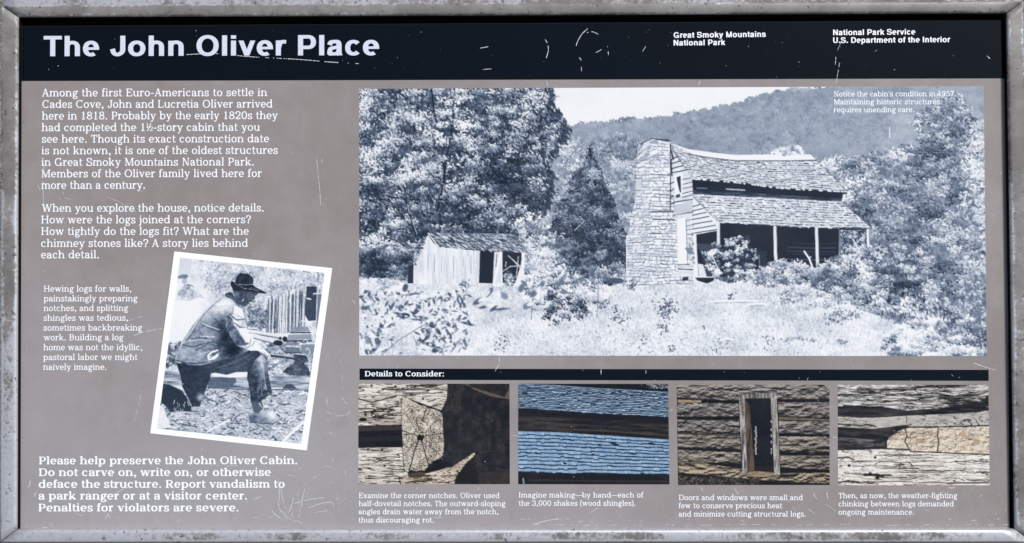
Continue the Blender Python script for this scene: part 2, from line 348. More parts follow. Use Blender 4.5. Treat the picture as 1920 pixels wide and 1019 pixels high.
def glyph(f, ch):
    """(vertices, triangles, advance) of one character, its overlapping strokes merged into one outline"""
    if ch not in f.cache:
        g = (sans_glyph if f is SANS else serif_glyph)(f, ch)
        vs, fs = [], []
        for pl in g.q:
            fs.append(list(range(len(vs), len(vs)+len(pl)))); vs += [Vector(p) for p in pl]
        if vs:
            r = delaunay_2d_cdt(vs, [], fs, 0, .4)
            v2 = [tuple(v) for v in r[0]]
            pts = np.array(v2); tri = np.array([t for t in r[2] if len(t) == 3]); cen = pts[tri].mean(1)
            ins = np.zeros(len(tri), bool)
            for pl in g.q:                         # every piece is convex: keep the triangles that lie in one of them
                p = np.array(pl); e = np.roll(p, -1, 0)-p
                d = e[None, :, 0]*(cen[:, None, 1]-p[None, :, 1])-e[None, :, 1]*(cen[:, None, 0]-p[None, :, 0])
                ins |= (d > -1e-6).all(1)
            f2 = [tuple(t) for t in tri[ins]]
        else:
            v2, f2 = [], []
        f.cache[ch] = (v2, f2, g.adv)
    return f.cache[ch]

def line_width(f, s): return sum(glyph(f, c)[2] for c in s)
# ------------------------------------------------------- the printed pictures
# The five photographs printed on the panel are painted stroke by stroke into arrays (coordinates: image
# pixels, x to the right, y down) and become the ink colours of finely divided print sheets.
def vnoise(h, w, cy, cx, rs):
    """smooth value noise with cells of cy by cx pixels"""
    gh, gw = int(h/cy)+4, int(w/cx)+4
    g = rs.rand(gh, gw)
    y = np.arange(h)/cy+rs.rand(); x = np.arange(w)/cx+rs.rand()
    yi, xi = y.astype(int), x.astype(int); ty, tx = y-yi, x-xi
    ty = ty*ty*(3-2*ty); tx = tx*tx*(3-2*tx)
    a = g[yi][:, xi]*(1-tx)+g[yi][:, xi+1]*tx
    b = g[yi+1][:, xi]*(1-tx)+g[yi+1][:, xi+1]*tx
    return a*(1-ty)[:, None]+b*ty[:, None]

def fbm(h, w, cy, cx, rs, octv=4, gain=.55):
    s, a, t = np.zeros((h, w)), 1.0, 0.0
    for _ in range(octv):
        s += a*vnoise(h, w, max(cy, .8), max(cx, .8), rs); t += a; a *= gain; cy /= 2; cx /= 2
    s /= t
    return np.clip((s-.5)*1.9+.5, 0, 1)

class Canvas:
    def __init__(c, x0, y0, x1, y1, ch=1, seed=1, base=.9):
        c.x0, c.y0, c.w, c.h, c.ch = x0, y0, int(x1-x0), int(y1-y0), ch
        c.a = np.zeros((c.h, c.w, ch))+np.asarray(base)
        c.rs = np.random.RandomState(seed)
        c.X, c.Y = np.meshgrid(np.arange(c.w)+x0+.5, np.arange(c.h)+y0+.5)
    def noise(c, cy, cx=None, octv=4, gain=.55): return fbm(c.h, c.w, cy, cx or cy, c.rs, octv, gain)
    def win(c, x0, y0, x1, y1):
        return (max(0, int(math.floor(x0-c.x0))), max(0, int(math.floor(y0-c.y0))), min(c.w, int(math.ceil(x1-c.x0))+1), min(c.h, int(math.ceil(y1-c.y0))+1))
    def mask(c, poly, ss=3):
        m = np.zeros((c.h, c.w)); p = np.asarray(poly, float)
        a, b, e, f = c.win(p[:, 0].min(), p[:, 1].min(), p[:, 0].max(), p[:, 1].max())
        if e <= a or f <= b: return m
        xs = c.x0+a+(np.arange((e-a)*ss)+.5)/ss; ys = c.y0+b+(np.arange((f-b)*ss)+.5)/ss
        ins = np.zeros((len(ys), len(xs)), bool)
        for i in range(len(p)):
            (xa, ya), (xb, yb) = p[i-1], p[i]
            if ya == yb: continue
            r = ((ys >= min(ya, yb)) & (ys < max(ya, yb)))
            if not r.any(): continue
            xc = xa+(ys[r]-ya)/(yb-ya)*(xb-xa)
            ins[r] ^= xs[None, :] < xc[:, None]
        m[b:f, a:e] = ins.reshape(f-b, ss, e-a, ss).mean((1, 3))
        return m
    def blend(c, m, t):
        t = np.asarray(t, float)
        if t.ndim == 2 and t.shape == (c.h, c.w): t = t[:, :, None]
        c.a += (t-c.a)*m[:, :, None]
    def put(c, poly, t, al=1, clip=None, ss=3):
        """fill one small shape without touching the rest of the sheet"""
        p = np.asarray(poly, float)
        a, b, e, f = c.win(p[:, 0].min(), p[:, 1].min(), p[:, 0].max(), p[:, 1].max())
        if e <= a or f <= b: return
        xs = c.x0+a+(np.arange((e-a)*ss)+.5)/ss; ys = c.y0+b+(np.arange((f-b)*ss)+.5)/ss
        ins = np.zeros((len(ys), len(xs)), bool)
        for i in range(len(p)):
            (xa, ya), (xb, yb) = p[i-1], p[i]
            if ya == yb: continue
            r = (ys >= min(ya, yb)) & (ys < max(ya, yb))
            ins[r] ^= xs[None, :] < (xa+(ys[r]-ya)/(yb-ya)*(xb-xa))[:, None]
        m = ins.reshape(f-b, ss, e-a, ss).mean((1, 3))*al
        if clip is not None: m = m*clip[b:f, a:e]
        s = c.a[b:f, a:e]; s += (np.asarray(t, float)-s)*m[:, :, None]
    def fill(c, poly, t, al=1): m = c.mask(poly)*al; c.blend(m, t); return m
    def line(c, pts, w, t, al=1, soft=.7):
        t = np.asarray(t, float)
        for (xa, ya), (xb, yb) in zip(pts[:-1], pts[1:]):
            r = w/2+soft+.5
            a, b, e, f = c.win(min(xa, xb)-r, min(ya, yb)-r, max(xa, xb)+r, max(ya, yb)+r)
            if e <= a or f <= b: continue
            X, Y = c.X[b:f, a:e]-xa, c.Y[b:f, a:e]-ya
            dx, dy = xb-xa, yb-ya; L = dx*dx+dy*dy+1e-9
            k = np.clip((X*dx+Y*dy)/L, 0, 1)
            d = np.hypot(X-k*dx, Y-k*dy)
            m = np.clip((w/2-d)/soft+.5, 0, 1)*al
            s = c.a[b:f, a:e]; s += (t-s)*m[:, :, None]
    def dab(c, x, y, rx, ry, ang, t, al=1, soft=.8):
        R = max(rx, ry)+soft
        a, b, e, f = c.win(x-R, y-R, x+R, y+R)
        if e <= a or f <= b: return
        X, Y = c.X[b:f, a:e]-x, c.Y[b:f, a:e]-y
        ca, sa = math.cos(ang), math.sin(ang)
        u, v = (X*ca+Y*sa)/rx, (Y*ca-X*sa)/ry
        d = np.sqrt(u*u+v*v)
        m = np.clip((1-d)*min(rx, ry)/soft+.5, 0, 1)*al
        if c.ch == 1:
            s = c.a[b:f, a:e, 0]; s += (t-s)*m
        else:
            s = c.a[b:f, a:e]; s += (np.asarray(t, float)-s)*m[:, :, None]
    def clumps(c, poly, n, rad, leaves, lo, hi, field=None, size=(1.1, 2.9), rough=7, under=.3, ang=.5, spread=.8, aspect=.42, light=.34, jit=.13, flat=.62, big=20, soft=.75, under_al=.95):
        """a crown built as sprays of leaves, every spray lighter on top and dark below"""
        rs = c.rs; m = c.mask(poly, 1)
        wob = (c.noise(rough)-.5)*2; wx = (c.noise(rough)-.5)*2
        yy = np.clip((np.arange(c.h)[:, None]+wob*rough*.8).astype(int), 0, c.h-1); xx = np.clip((np.arange(c.w)[None, :]+wx*rough*.8).astype(int), 0, c.w-1)
        m = m[yy, xx]
        if under is not None: c.blend(np.clip(m, 0, 1)*under_al, np.clip(under+(c.noise(6)-.5)*.22, 0, 1))
        f = (c.noise(big, big*1.2, 3, .6)-.5)*.95+.40
        if field is not None: f = f+field
        ys, xs = np.nonzero(m > .5)
        if len(ys) == 0: return
        i = rs.randint(0, len(ys), n); i = i[np.argsort(rs.rand(n)+ys[i]/c.h*.6)]
        for k in i:
            R = rad[0]+(rad[1]-rad[0])*rs.rand(); b = f[ys[k], xs[k]]+rs.randn()*.10; g = int(leaves*(.7+.6*rs.rand())*(R/rad[1])**1.5)+3
            dx, dy = np.clip(rs.randn(g), -2, 2)*R*.5, np.clip(rs.randn(g), -2, 2)*R*.5*flat
            sh = b-light*dy/(R*flat)+rs.randn(g)*jit; a0 = ang+rs.randn()*.4
            for j in np.argsort(sh*.6+rs.rand(g)*.35):
                s = size[0]+(size[1]-size[0])*rs.rand()
                c.dab(xs[k]+dx[j]+c.x0, ys[k]+dy[j]+c.y0, s, s*aspect*(.7+.6*rs.rand()), a0+rs.randn()*spread, lo+(hi-lo)*min(1, max(0, sh[j])), .9, soft)
    def spots(c, lst, base=0.0):
        """sum of soft round bumps (x, y, radius, amount)"""
        f = np.zeros((c.h, c.w))+base
        for x, y, r, s in lst: f += s*np.exp(-((c.X-x)**2+(c.Y-y)**2)/(r*r))
        return f
    def foliage(c, poly, n, size, lo, hi, field=None, clump=22, rough=14, under=None, ang=None, spread=.9, aspect=.5, jit=.24, soft=.8, amp=1.0, gap=0.0):
        rs = c.rs
        m = c.mask(poly, 1)
        wob = (c.noise(rough)-.5)*2; wx = (c.noise(rough)-.5)*2
        yy = np.clip((np.arange(c.h)[:, None]+wob*rough*.8).astype(int), 0, c.h-1); xx = np.clip((np.arange(c.w)[None, :]+wx*rough*.8).astype(int), 0, c.w-1)
        m = m[yy, xx]
        f = c.noise(clump, clump*1.25, 4, .6)*amp+(1-amp)*.5
        if field is not None: f = f+field
        if gap > 0: m = m*(c.noise(12) > gap)
        if under is not None: c.blend(np.clip(m, 0, 1)*.95, under)
        ys, xs = np.nonzero(m > .5)
        if len(ys) == 0: return m
        i = rs.randint(0, len(ys), n)
        px, py = xs[i]+rs.rand(n), ys[i]+rs.rand(n)
        L = f[ys[i], xs[i]]+rs.randn(n)*jit
        o = np.argsort(np.clip(L, 0, 1)*.45+rs.rand(n))
        for k in o:
            s = size[0]+(size[1]-size[0])*rs.rand()
            th = (rs.rand()*math.pi if ang is None else ang+rs.randn()*spread)
            c.dab(px[k]+c.x0, py[k]+c.y0, s, s*aspect*(.7+.6*rs.rand()), th, lo+(hi-lo)*min(1, max(0, L[k])), .92, soft)
        return m
    def sample(c, x, y):
        fx = np.clip(x-c.x0-.5, 0, c.w-1.001); fy = np.clip(y-c.y0-.5, 0, c.h-1.001)
        xi, yi = fx.astype(int), fy.astype(int); tx, ty = (fx-xi)[..., None], (fy-yi)[..., None]
        x2 = np.minimum(xi+1, c.w-1); y2 = np.minimum(yi+1, c.h-1)
        return (c.a[yi, xi]*(1-tx)+c.a[yi, x2]*tx)*(1-ty)+(c.a[y2, xi]*(1-tx)+c.a[y2, x2]*tx)*ty

def unsharp(a, k=.8):
    b = a.copy()
    p = np.pad(a, ((1, 1), (1, 1), (0, 0)), 'edge')
    s = sum(p[i:i+a.shape[0], j:j+a.shape[1]] for i in range(3) for j in range(3))/9
    return np.clip(b+(b-s)*k, 0, 1)

def duotone(t):
    """blue-black ink on white, tone 0..1 to sRGB"""
    xs = [0, .18, .4, .6, .8, 1]
    cols = np.array([(24, 31, 43), (44, 55, 72), (102, 116, 137), (160, 171, 187), (214, 220, 229), (249, 250, 252)])/255.
    t = t[:, :, 0]
    return np.stack([np.interp(t, xs, cols[:, k]) for k in range(3)], 2)

def polyat(pl, s):
    p = np.array(pl, float); d = np.hypot(*np.diff(p, axis=0).T); c = np.concatenate([[0], np.cumsum(d)]); c /= c[-1]
    return np.array([np.interp(s, c, p[:, 0]), np.interp(s, c, p[:, 1])])

def shake_roof(c, top, bot, rows, cell, dark=.2, light=.96, lean=0, wj=1.5):
    """courses of split shingles between a ridge line and an eave line"""
    rs = c.rs
    poly = [tuple(polyat(top, s)) for s in np.linspace(0, 1, 20)]+[tuple(polyat(bot, s)) for s in np.linspace(1, 0, 20)]
    c.fill(poly, light)
    L = np.hypot(*(np.array(top[-1])-np.array(top[0])))
    P = lambda s, t: polyat(top, min(max(s, 0), 1))*(1-t)+polyat(bot, min(max(s, 0), 1))*t
    for r in range(1, rows+1):
        t = r/rows; s = -rs.rand()*.02
        while s < 1:
            ds = cell*(.6+.9*rs.rand())/L; tj = t+rs.randn()*.10/rows
            c.put([P(s, tj-1/rows), P(s+ds, tj-1/rows), P(s+ds, tj), P(s, tj)], light-.22*rs.rand()**1.6)
            for _ in range(2):
                e = s+ds*rs.rand(); c.line([P(e, tj-.9/rows), P(e, tj-.1/rows)], .7, light-.45*rs.rand(), .6)
            if rs.rand() < .86:
                c.line([P(s, tj), P(s+ds, tj+rs.randn()*.06/rows)], wj*(.7+1.0*rs.rand()), dark+.22*rs.rand(), .95)
            if rs.rand() < .72:
                c.line([P(s+ds, tj-.95/rows), P(s+ds, tj)], .9+.5*rs.rand(), dark+.12+.35*rs.rand(), .85)
            s += ds

def paint_cabin_view():
    c = Canvas(668, 156, 1856, 674, 1, 11, .95); rs = c.rs
    c.a[:, :, 0] += (c.noise(60)-.5)*.03
    # wooded ridge, one mass of rounded crowns
    ridge = [(1020, 250), (1062, 238), (1100, 230), (1150, 227), (1185, 224), (1215, 220), (1235, 219), (1260, 216), (1300, 208), (1345, 200), (1385, 191), (1420, 180), (1450, 172), (1490, 168), (1540, 163), (1580, 160), (1640, 156), (1860, 150)]
    hill = ridge+[(1860, 420), (1020, 420)]
    tilt = np.clip((c.X-1300)/600, -.4, 1)*.10+np.clip((300-c.Y)/140, -1, 1)*-.02
    fld = c.spots([(1330, 268, 70, -.20), (1420, 232, 60, -.16), (1500, 220, 60, -.12), (1590, 272, 42, -.42), (1670, 226, 70, -.05), (1240, 236, 50, -.12), (1160, 262, 40, .14), (1560, 300, 60, .12), (1640, 292, 50, .16), (1810, 200, 50, .12), (1650, 190, 90, -.16)])+tilt*.4
    hm = c.foliage(hill, 12000, (1.2, 3.4), .40, .64, fld, 15, 5, .52, aspect=.6, jit=.13, soft=1.6)
    c.clumps(hill, 1000, (5, 11), 17, .43, .67, fld*.9+.10, (1.2, 3.0), 4, None, ang=.2, spread=.9, aspect=.6, light=.20, jit=.06, big=26, soft=1.5)
    c.blend(np.clip(hm, 0, 1)*(.16+.16*np.clip((c.X-1350)/450, 0, 1)+.14*np.clip((1300-c.X)/250, 0, 1)+.14), .72)
    # paler trees behind the conifer and to the right of it
    c.clumps([(1055, 262), (1110, 268), (1160, 250), (1190, 262), (1205, 300), (1205, 530), (1040, 530), (1040, 330)], 300, (7, 15), 26, .26, .96, c.spots([(1070, 290, 40, .12), (1150, 330, 50, .04), (1185, 420, 40, .06), (1182, 480, 40, -.3)], .20), (1, 2.4), 6, .55)
    # dark cone-shaped evergreen
    c.clumps([(1107, 270), (1114, 296), (1128, 322), (1134, 345), (1150, 372), (1158, 400), (1174, 440), (1182, 470), (1184, 530), (1056, 530), (1036, 470), (1030, 430), (1044, 400), (1046, 380), (1066, 350), (1070, 332), (1090, 312), (1097, 296)], 330, (6, 13), 26, .14, .74, c.spots([(1110, 410, 50, -.06), (1050, 450, 30, -.14), (1150, 470, 40, -.12), (1168, 420, 26, -.12), (1100, 330, 40, .05)], .08), (.9, 2.3), 4, .26, ang=.35, light=.30, big=14)
    # great broadleaf tree on the left
    tree = [(660, 150), (1035, 150), (1040, 180), (1026, 196), (1036, 206), (1056, 225), (1068, 246), (1060, 256), (1050, 248), (1052, 270), (1040, 284), (1030, 268), (1022, 290), (1036, 320), (1034, 360), (1026, 398), (1010, 410), (985, 395), (965, 420), (975, 450), (950, 470), (820, 470), (800, 500), (660, 520)]
    f = c.spots([(935, 300, 45, -.42), (985, 280, 34, -.30), (1015, 240, 26, -.35), (1005, 375, 34, -.50), (920, 335, 34, -.42), (970, 350, 50, -.26), (890, 250, 40, .06), (720, 200, 40, -.06), (705, 250, 40, -.26), (740, 300, 30, -.36), (690, 300, 30, .28), (780, 330, 46, .18), (700, 340, 40, .22), (690, 365, 30, -.26), (720, 390, 46, -.42), (830, 400, 50, -.42), (780, 400, 34, -.26), (770, 240, 36, .34), (812, 230, 30, .28), (840, 175, 24, .38), (690, 180, 30, .32), (880, 440, 60, -.34), (930, 440, 44, -.44), (700, 440, 40, .05), (750, 440, 30, .05), (960, 205, 60, -.06), (860, 330, 44, -.08), (940, 390, 24, .35), (905, 345, 20, .25), (845, 290, 40, .14)], .02)
    c.clumps(tree, 560, (9, 22), 46, .12, 1.0, f*.75+.18, (1.1, 3.0), 7, .28, ang=.75, spread=.6, light=.33, big=22)
    for ln, w in (([(818, 455), (826, 420), (822, 390), (832, 345), (834, 320), (830, 300)], 5), ([(834, 325), (846, 250), (850, 222), (852, 165)], 3.2), ([(850, 222), (872, 195), (880, 188)], 2.4), ([(822, 240), (815, 215), (809, 165)], 3.4), ([(790, 205), (800, 222), (818, 235)], 2), ([(780, 440), (768, 400), (760, 375), (747, 350)], 4.2), ([(775, 430), (735, 380), (690, 362)], 2.2), ([(760, 372), (730, 370)], 1.8), ([(700, 220), (716, 240), (735, 255)], 2), ([(815, 332), (800, 318)], 2), ([(925, 345), (960, 336), (985, 333)], 2.2), ([(930, 245), (955, 232)], 1.6), ([(800, 450), (785, 440), (770, 420)], 4)):
        c.line([(x+rs.randn()*.5, y+rs.randn()*.5) for x, y in ln], w, .15, .9)
    c.clumps(tree, 210, (8, 17), 40, .12, 1.0, f*.75+.22, (1.1, 3.0), 7, None, ang=.75, spread=.6, light=.33, big=22)
    for _ in range(240):       # sprays that break the outline on the sky side
        p = polyat([(1034, 160), (1038, 182), (1030, 200), (1052, 222), (1066, 246), (1056, 262), (1044, 284), (1030, 300), (1034, 350), (1026, 398)], rs.rand())
        c.dab(p[0]+rs.randn()*5, p[1]+rs.randn()*4, 3+3.4*rs.rand(), 1+rs.rand(), 1.0+rs.randn()*.45, .2+.16*rs.rand(), .9, .8)
    for ln, w in (([(768, 400), (764, 384)], 2), ([(833, 345), (829, 372)], 1.6), ([(782, 440), (772, 410)], 1.6), ([(864, 205), (853, 218)], 1.4)): c.line(ln, w, .75, .8)
    # undergrowth at its foot
    c.clumps([(660, 470), (760, 455), (790, 470), (780, 530), (730, 528), (660, 524)], 130, (6, 13), 28, .16, .9, c.spots([(700, 500, 40, -.14), (766, 510, 16, -.4)]), (1.1, 2.6), 5, .34)
    c.clumps([(965, 420), (1010, 408), (1040, 440), (1090, 462), (1130, 500), (1185, 500), (1185, 536), (980, 545), (985, 470)], 230, (6, 14), 30, .2, 1.0, c.spots([(1010, 440, 40, .2), (1085, 490, 26, -.6), (1115, 478, 22, -.65), (1085, 452, 18, -.5), (1150, 480, 30, -.3)], .2), (1.2, 3), 6, .45)
    # trees to the right of the house
    right = [(1535, 300), (1580, 300), (1620, 290), (1660, 285), (1680, 275), (1700, 268), (1724, 285), (1735, 262), (1722, 250), (1712, 226), (1722, 208), (1740, 200), (1760, 196), (1775, 180), (1790, 176), (1806, 186), (1812, 205), (1830, 225), (1848, 240), (1865, 250), (1865, 690), (1640, 690), (1560, 560), (1580, 430)]
    fr = c.spots([(1760, 300, 50, -.16), (1790, 240, 40, -.10), (1830, 290, 36, .34), (1690, 330, 50, -.08), (1600, 352, 30, .42), (1618, 396, 24, -.62), (1622, 415, 24, -.3), (1720, 380, 40, -.28), (1790, 370, 40, -.26), (1835, 360, 24, .40), (1700, 440, 36, -.12), (1820, 430, 30, -.24), (1660, 300, 30, .10), (1740, 470, 40, -.22), (1830, 500, 40, .30), (1690, 500, 40, -.26), (1750, 540, 50, -.14), (1640, 450, 30, .14), (1830, 590, 30, -.34), (1730, 222, 18, -.32), (1780, 200, 18, -.36), (1800, 330, 30, -.1)], -.12)
    c.clumps(right, 800, (8, 19), 38, .24, .98, fr*.75+.24, (1.2, 3.2), 8, .48, ang=.25, spread=.7, light=.32, big=18)
    for _ in range(130):      # big pale leaves close to the lens on the right
        y = 250+rs.rand()*330; x = 1852-abs(rs.randn())*(16+max(0, y-330)*.08)
        c.dab(x, y, 2.5+4*rs.rand(), 1.5+1.8*rs.rand(), rs.rand()*3, .66+.30*rs.rand(), .8, 1.8)
    for _ in range(90):
        x, y = 1852-abs(rs.randn())*34, 520+rs.rand()*150
        c.dab(x, y, 4+5*rs.rand(), 2+2*rs.rand(), rs.rand()*3, .38+.2*rs.rand(), .7, 2)
    c.line([(1811, 364), (1806, 388)], 2.4, .97); c.line([(1668, 240), (1668, 258)], 1.6, .95)
    # the clearing
    gy = 534+6*np.sin((c.X-670)/70.)*.4+(c.X > 1250)*0
    clear = [(660, 522), (775, 530), (990, 536), (1180, 536), (1300, 530), (1420, 520), (1480, 520), (1600, 575), (1720, 620), (1740, 680), (660, 680)]
    cm = c.mask(clear); wob = ((c.noise(9)-.5)*10).astype(int)
    cm = cm[np.clip(np.arange(c.h)[:, None]+wob, 0, c.h-1), np.arange(c.w)[None, :]]
    g = .855+(c.noise(22, 46, 5, .6)-.5)*.20+(c.noise(3.4, 2.2, 3)-.5)*.20
    c.blend(cm, np.clip(g, .4, .98))
    for _ in range(5200):
        x, y = 672+rs.rand()*1130, 535+rs.rand()*135
        if cm[min(c.h-1, int(y-c.y0)), min(c.w-1, int(x-c.x0))] < .6: continue
        c.line([(x, y), (x+rs.randn()*1.8, y-2-5*rs.rand())], .8, .58+.40*rs.rand(), .5)
    for _ in range(420):
        x, y = 672+rs.rand()*1100, 538+rs.rand()*130
        if rs.rand() < .5: x = 1250+rs.randn()*160; y = 640+rs.randn()*22
        c.dab(x, y, 1+2.2*rs.rand(), .8+.6*rs.rand(), rs.randn()*.5, .45+.3*rs.rand(), .6)
    c.foliage([(670, 522), (740, 524), (770, 532), (720, 540), (670, 540)], 500, (1.5, 4), .5, .95, None, 8, 4, .72, ang=.1, spread=.2)
    for x0, y0, L in ((715, 552, 60), (850, 545, 34), (1330, 566, 90), (1400, 572, 40), (1352, 638, 22)):
        c.line([(x0, y0), (x0+L*.5, y0-3), (x0+L, y0-1)], 3.2, .99, .9); c.line([(x0+8, y0+2.5), (x0+L*.8, y0+1.5)], 1.2, .5, .7)
    # wood shed
    c.fill([(766, 500), (776, 495), (776, 532), (764, 532)], .22)
    wall = c.fill([(775, 533), (776, 478), (790, 458), (803, 441), (812, 455), (822, 463), (900, 470), (899, 532)], .90)
    c.blend(wall*.5, np.clip(.86+(c.noise(30, 3.2, 3)-.5)*.34, 0, 1))
    for x in (790, 803, 815, 828, 850, 869, 884): c.line([(x, 468+rs.rand()*20), (x+rs.randn(), 500+rs.rand()*30)], 1, .55, .7)
    c.fill([(899, 470), (941, 472), (942, 531), (897, 532)], .85)
    c.fill([(900, 470), (927, 472), (924, 532), (898, 531)], .15)
    c.fill([(942, 472), (980, 474), (976, 500), (966, 531), (942, 531)], .16)
    c.line([(940, 472), (926, 532)], 4.5, .97); c.line([(940.5, 472), (941.5, 531)], 2.4, .95); c.line([(932, 478), (930, 500)], 1.5, .4)
    c.line([(981, 473), (981, 500), (973, 530)], 6, .93)
    for ln in ([(953, 480), (978, 502)], [(962, 488), (976, 504)], [(943, 509), (957, 500), (968, 499)], [(949, 492), (948, 500)], [(972, 482), (968, 520)]): c.line(ln, 1.6, .85, .9)
    c.foliage([(945, 512), (962, 508), (968, 534), (945, 534)], 120, (1.2, 2.5), .25, 1, None, 6, 3)
    shake_roof(c, [(802, 437), (860, 438), (910, 438), (966, 440)], [(822, 463), (880, 468), (935, 471), (990, 474)], 6, 7, .14, .62)
    for _ in range(430):
        s, t = rs.rand(), rs.rand(); p = polyat([(802, 437), (966, 440)], s)*(1-t)+polyat([(822, 463), (990, 474)], s)*t
        c.line([p, (p[0]+4+4*rs.rand(), p[1]+2+2.5*rs.rand())], 1.1, rs.choice([.14, .3, .95, .9]), .8)
    c.line([(803, 438), (822, 463)], 1.8, .95); c.foliage([(780, 456), (800, 440), (790, 470), (775, 500)], 160, (1.2, 2.4), .2, .7, None, 6, 3)
    # field-stone chimney
    chim = [(1198, 271), (1222, 259), (1256, 263), (1257, 275), (1258, 330), (1263, 385), (1268, 400), (1271, 440), (1272, 516), (1300, 520), (1300, 532), (1170, 537), (1169, 517), (1175, 515), (1175, 442), (1179, 439), (1182, 415), (1190, 380), (1193, 330), (1195, 285)]
    st = c.fill(chim, .95)
    c.blend(st, .64); y = 259.
    while y < 536:
        hgt = 3.2+4.4*rs.rand(); x = 1168+rs.rand()*6
        while x < 1304:
            L = 5+15*rs.rand()**1.4; sl = -.10 if x < 1216 else .03
            if y < 300: sl = -.40 if x < 1219 else .10
            q = lambda dx, dy: (x+dx+rs.randn()*.5, y+dy+sl*dx+rs.randn()*.55+1.6*math.sin(x/23.+y/17.))
            p = [q(0, hgt*.45), q(L*.12, .7), q(L*.5, .4), q(L*.9, .6), q(L-.6, hgt*.5), q(L*.88, hgt-.6), q(L*.45, hgt-.3), q(L*.1, hgt-.8)]
            c.put(p, .98-.20*rs.rand()**2.5-(.07 if x < 1212 else 0), 1, st)
            if rs.rand() < .55 and st[min(c.h-1, int(p[6][1]-c.y0)), min(c.w-1, int(p[6][0]-c.x0))] > .5: c.line([p[7], p[6], p[5]], .6+.9*rs.rand(), .2+.3*rs.rand(), .8)
            x += L
        y += hgt
    for ln, w in (([(1221, 260), (1256, 264)], 2), ([(1200, 271), (1221, 261)], 2), ([(1234, 262), (1254, 266)], 1.8), ([(1257, 270), (1257, 395)], 2), ([(1220, 327), (1256, 329)], 1.6), ([(1222, 397), (1262, 397)], 2.4), ([(1224, 412), (1264, 412)], 1.6), ([(1220, 438), (1240, 438)], 1.8)): c.line(ln, w, .25, .85)
    c.line([(1174.5, 443), (1174.5, 515)], 1.2, .99)
    # gable end
    gab = c.fill([(1257, 280), (1298, 334), (1299, 372), (1301, 520), (1272, 520), (1268, 400), (1258, 345)], .86)
    c.blend(gab*.4, np.clip(.84+(c.noise(3, 14, 3)-.5)*.4, 0, 1))
    for k, y in enumerate((300, 308, 317, 325)): c.line([(1258, y), (1272+k*5, y-7+k*.4)], 2.0, .2, .92)
    for y in (336, 345, 353, 362, 369): c.line([(1280, y+1), (1298, y-3)], 1.6, .3, .9)
    for y in (345, 358, 371, 384): c.line([(1257, y), (1263, y-3)], 2, .25, .85)
    for y in (378, 402): c.line([(1262, y+2), (1299, y-4)], 2, .25, .9)
    c.fill([(1262, 388), (1299, 376), (1299, 396), (1266, 405)], .72, .8)
    for y in (414, 424, 432, 441): c.line([(1287, y), (1299, y-2)], 1.4, .35, .8)
    c.fill([(1264, 330), (1280, 325), (1279, 368), (1266, 371)], .96); c.fill([(1268, 333), (1276, 330), (1277, 362), (1274, 360)], .25); c.fill([(1267, 366), (1275, 364), (1275, 370), (1267, 372)], .3)
    for ln, w in (([(1258, 283), (1262, 298)], 4), ([(1258, 300), (1260, 330)], 3)): c.line(ln, w, .2, .8)
    c.fill([(1270, 411), (1286, 408), (1289, 498), (1271, 499)], .97); c.line([(1286.5, 412), (1289, 495)], 1.2, .45)
    c.foliage([(1288, 444), (1300, 442), (1302, 495), (1290, 495)], 90, (1.2, 2.5), .3, 1, None, 6, 2)
    c.fill([(1284, 465), (1296, 464), (1300, 476), (1290, 476)], .5); c.line([(1271, 497), (1292, 496)], 1.6, .3); c.line([(1272, 505), (1298, 506)], 1.8, .3)
    # dark under the eaves and in the porch
    c.fill([(1297, 333), (1400, 342), (1500, 354), (1589, 356), (1588, 364), (1581, 364), (1577, 380), (1400, 374), (1300, 366)], .13)
    c.blend(c.mask([(1300, 356), (1400, 362), (1578, 373), (1577, 380), (1400, 374), (1300, 367)])*.8, .34+(c.noise(3, 20, 3)-.5)*.3)
    c.line([(1307, 353), (1325, 354)], 3, .6, .6); c.line([(1362, 355), (1396, 357)], 2.6, .8, .75); c.line([(1410, 369), (1500, 374)], 1.5, .55, .5)
    c.fill([(1302, 440), (1346, 433), (1346, 460), (1350, 419), (1420, 422), (1576, 430), (1573, 482), (1540, 500), (1470, 512), (1420, 520), (1350, 520), (1320, 520), (1308, 500)], .13)
    c.fill([(1306, 457), (1345, 458), (1345, 500), (1325, 505)], .30); c.fill([(1316, 496), (1342, 497), (1346, 518), (1324, 518)], .33); c.fill([(1309, 495), (1318, 496), (1325, 519), (1309, 519)], .88)
    for y, t in ((456, .3), (464, .42), (471, .36), (476, .3), (486, .46), (494, .32), (500, .4)):
        c.line([(1474+rs.rand()*14, y), (1528, y+2), (1566, y+1)], 3.2, t, .55)
    c.fill([(1422, 474), (1437, 470), (1438, 508), (1424, 508)], .24); c.line([(1423, 474), (1423.5, 505)], 1.2, .6); c.fill([(1573, 431), (1577, 431), (1576, 478), (1572, 478)], .5)
    c.foliage([(1577, 434), (1624, 432), (1624, 470), (1577, 480)], 330, (1.2, 2.8), .15, .85, None, 8, 3, .3)
    # porch gable boards
    c.fill([(1299, 370), (1318, 390), (1347, 418), (1347, 432), (1301, 441)], .90)
    for k, y in enumerate((388, 396, 404, 412, 421, 430, 438)): c.line([(1299, y), (1312+k*5.8, y-4-k*.6)], 1.9, .24, .92)
    # the two shingled roofs
    shake_roof(c, [(1257, 270), (1290, 281), (1340, 288), (1380, 292), (1440, 291), (1520, 291)], [(1298, 335), (1340, 338), (1400, 344), (1450, 351), (1500, 355), (1588, 359)], 16, 6.5, .15)
    c.fill([(1258, 269), (1290, 280), (1340, 287), (1380, 291), (1440, 290), (1520, 290), (1530, 300), (1480, 301), (1380, 301), (1340, 297), (1300, 290)], .96)
    c.line([(1290, 289), (1320, 295), (1380, 302), (1450, 302), (1530, 301)], 1.6, .25, .8)
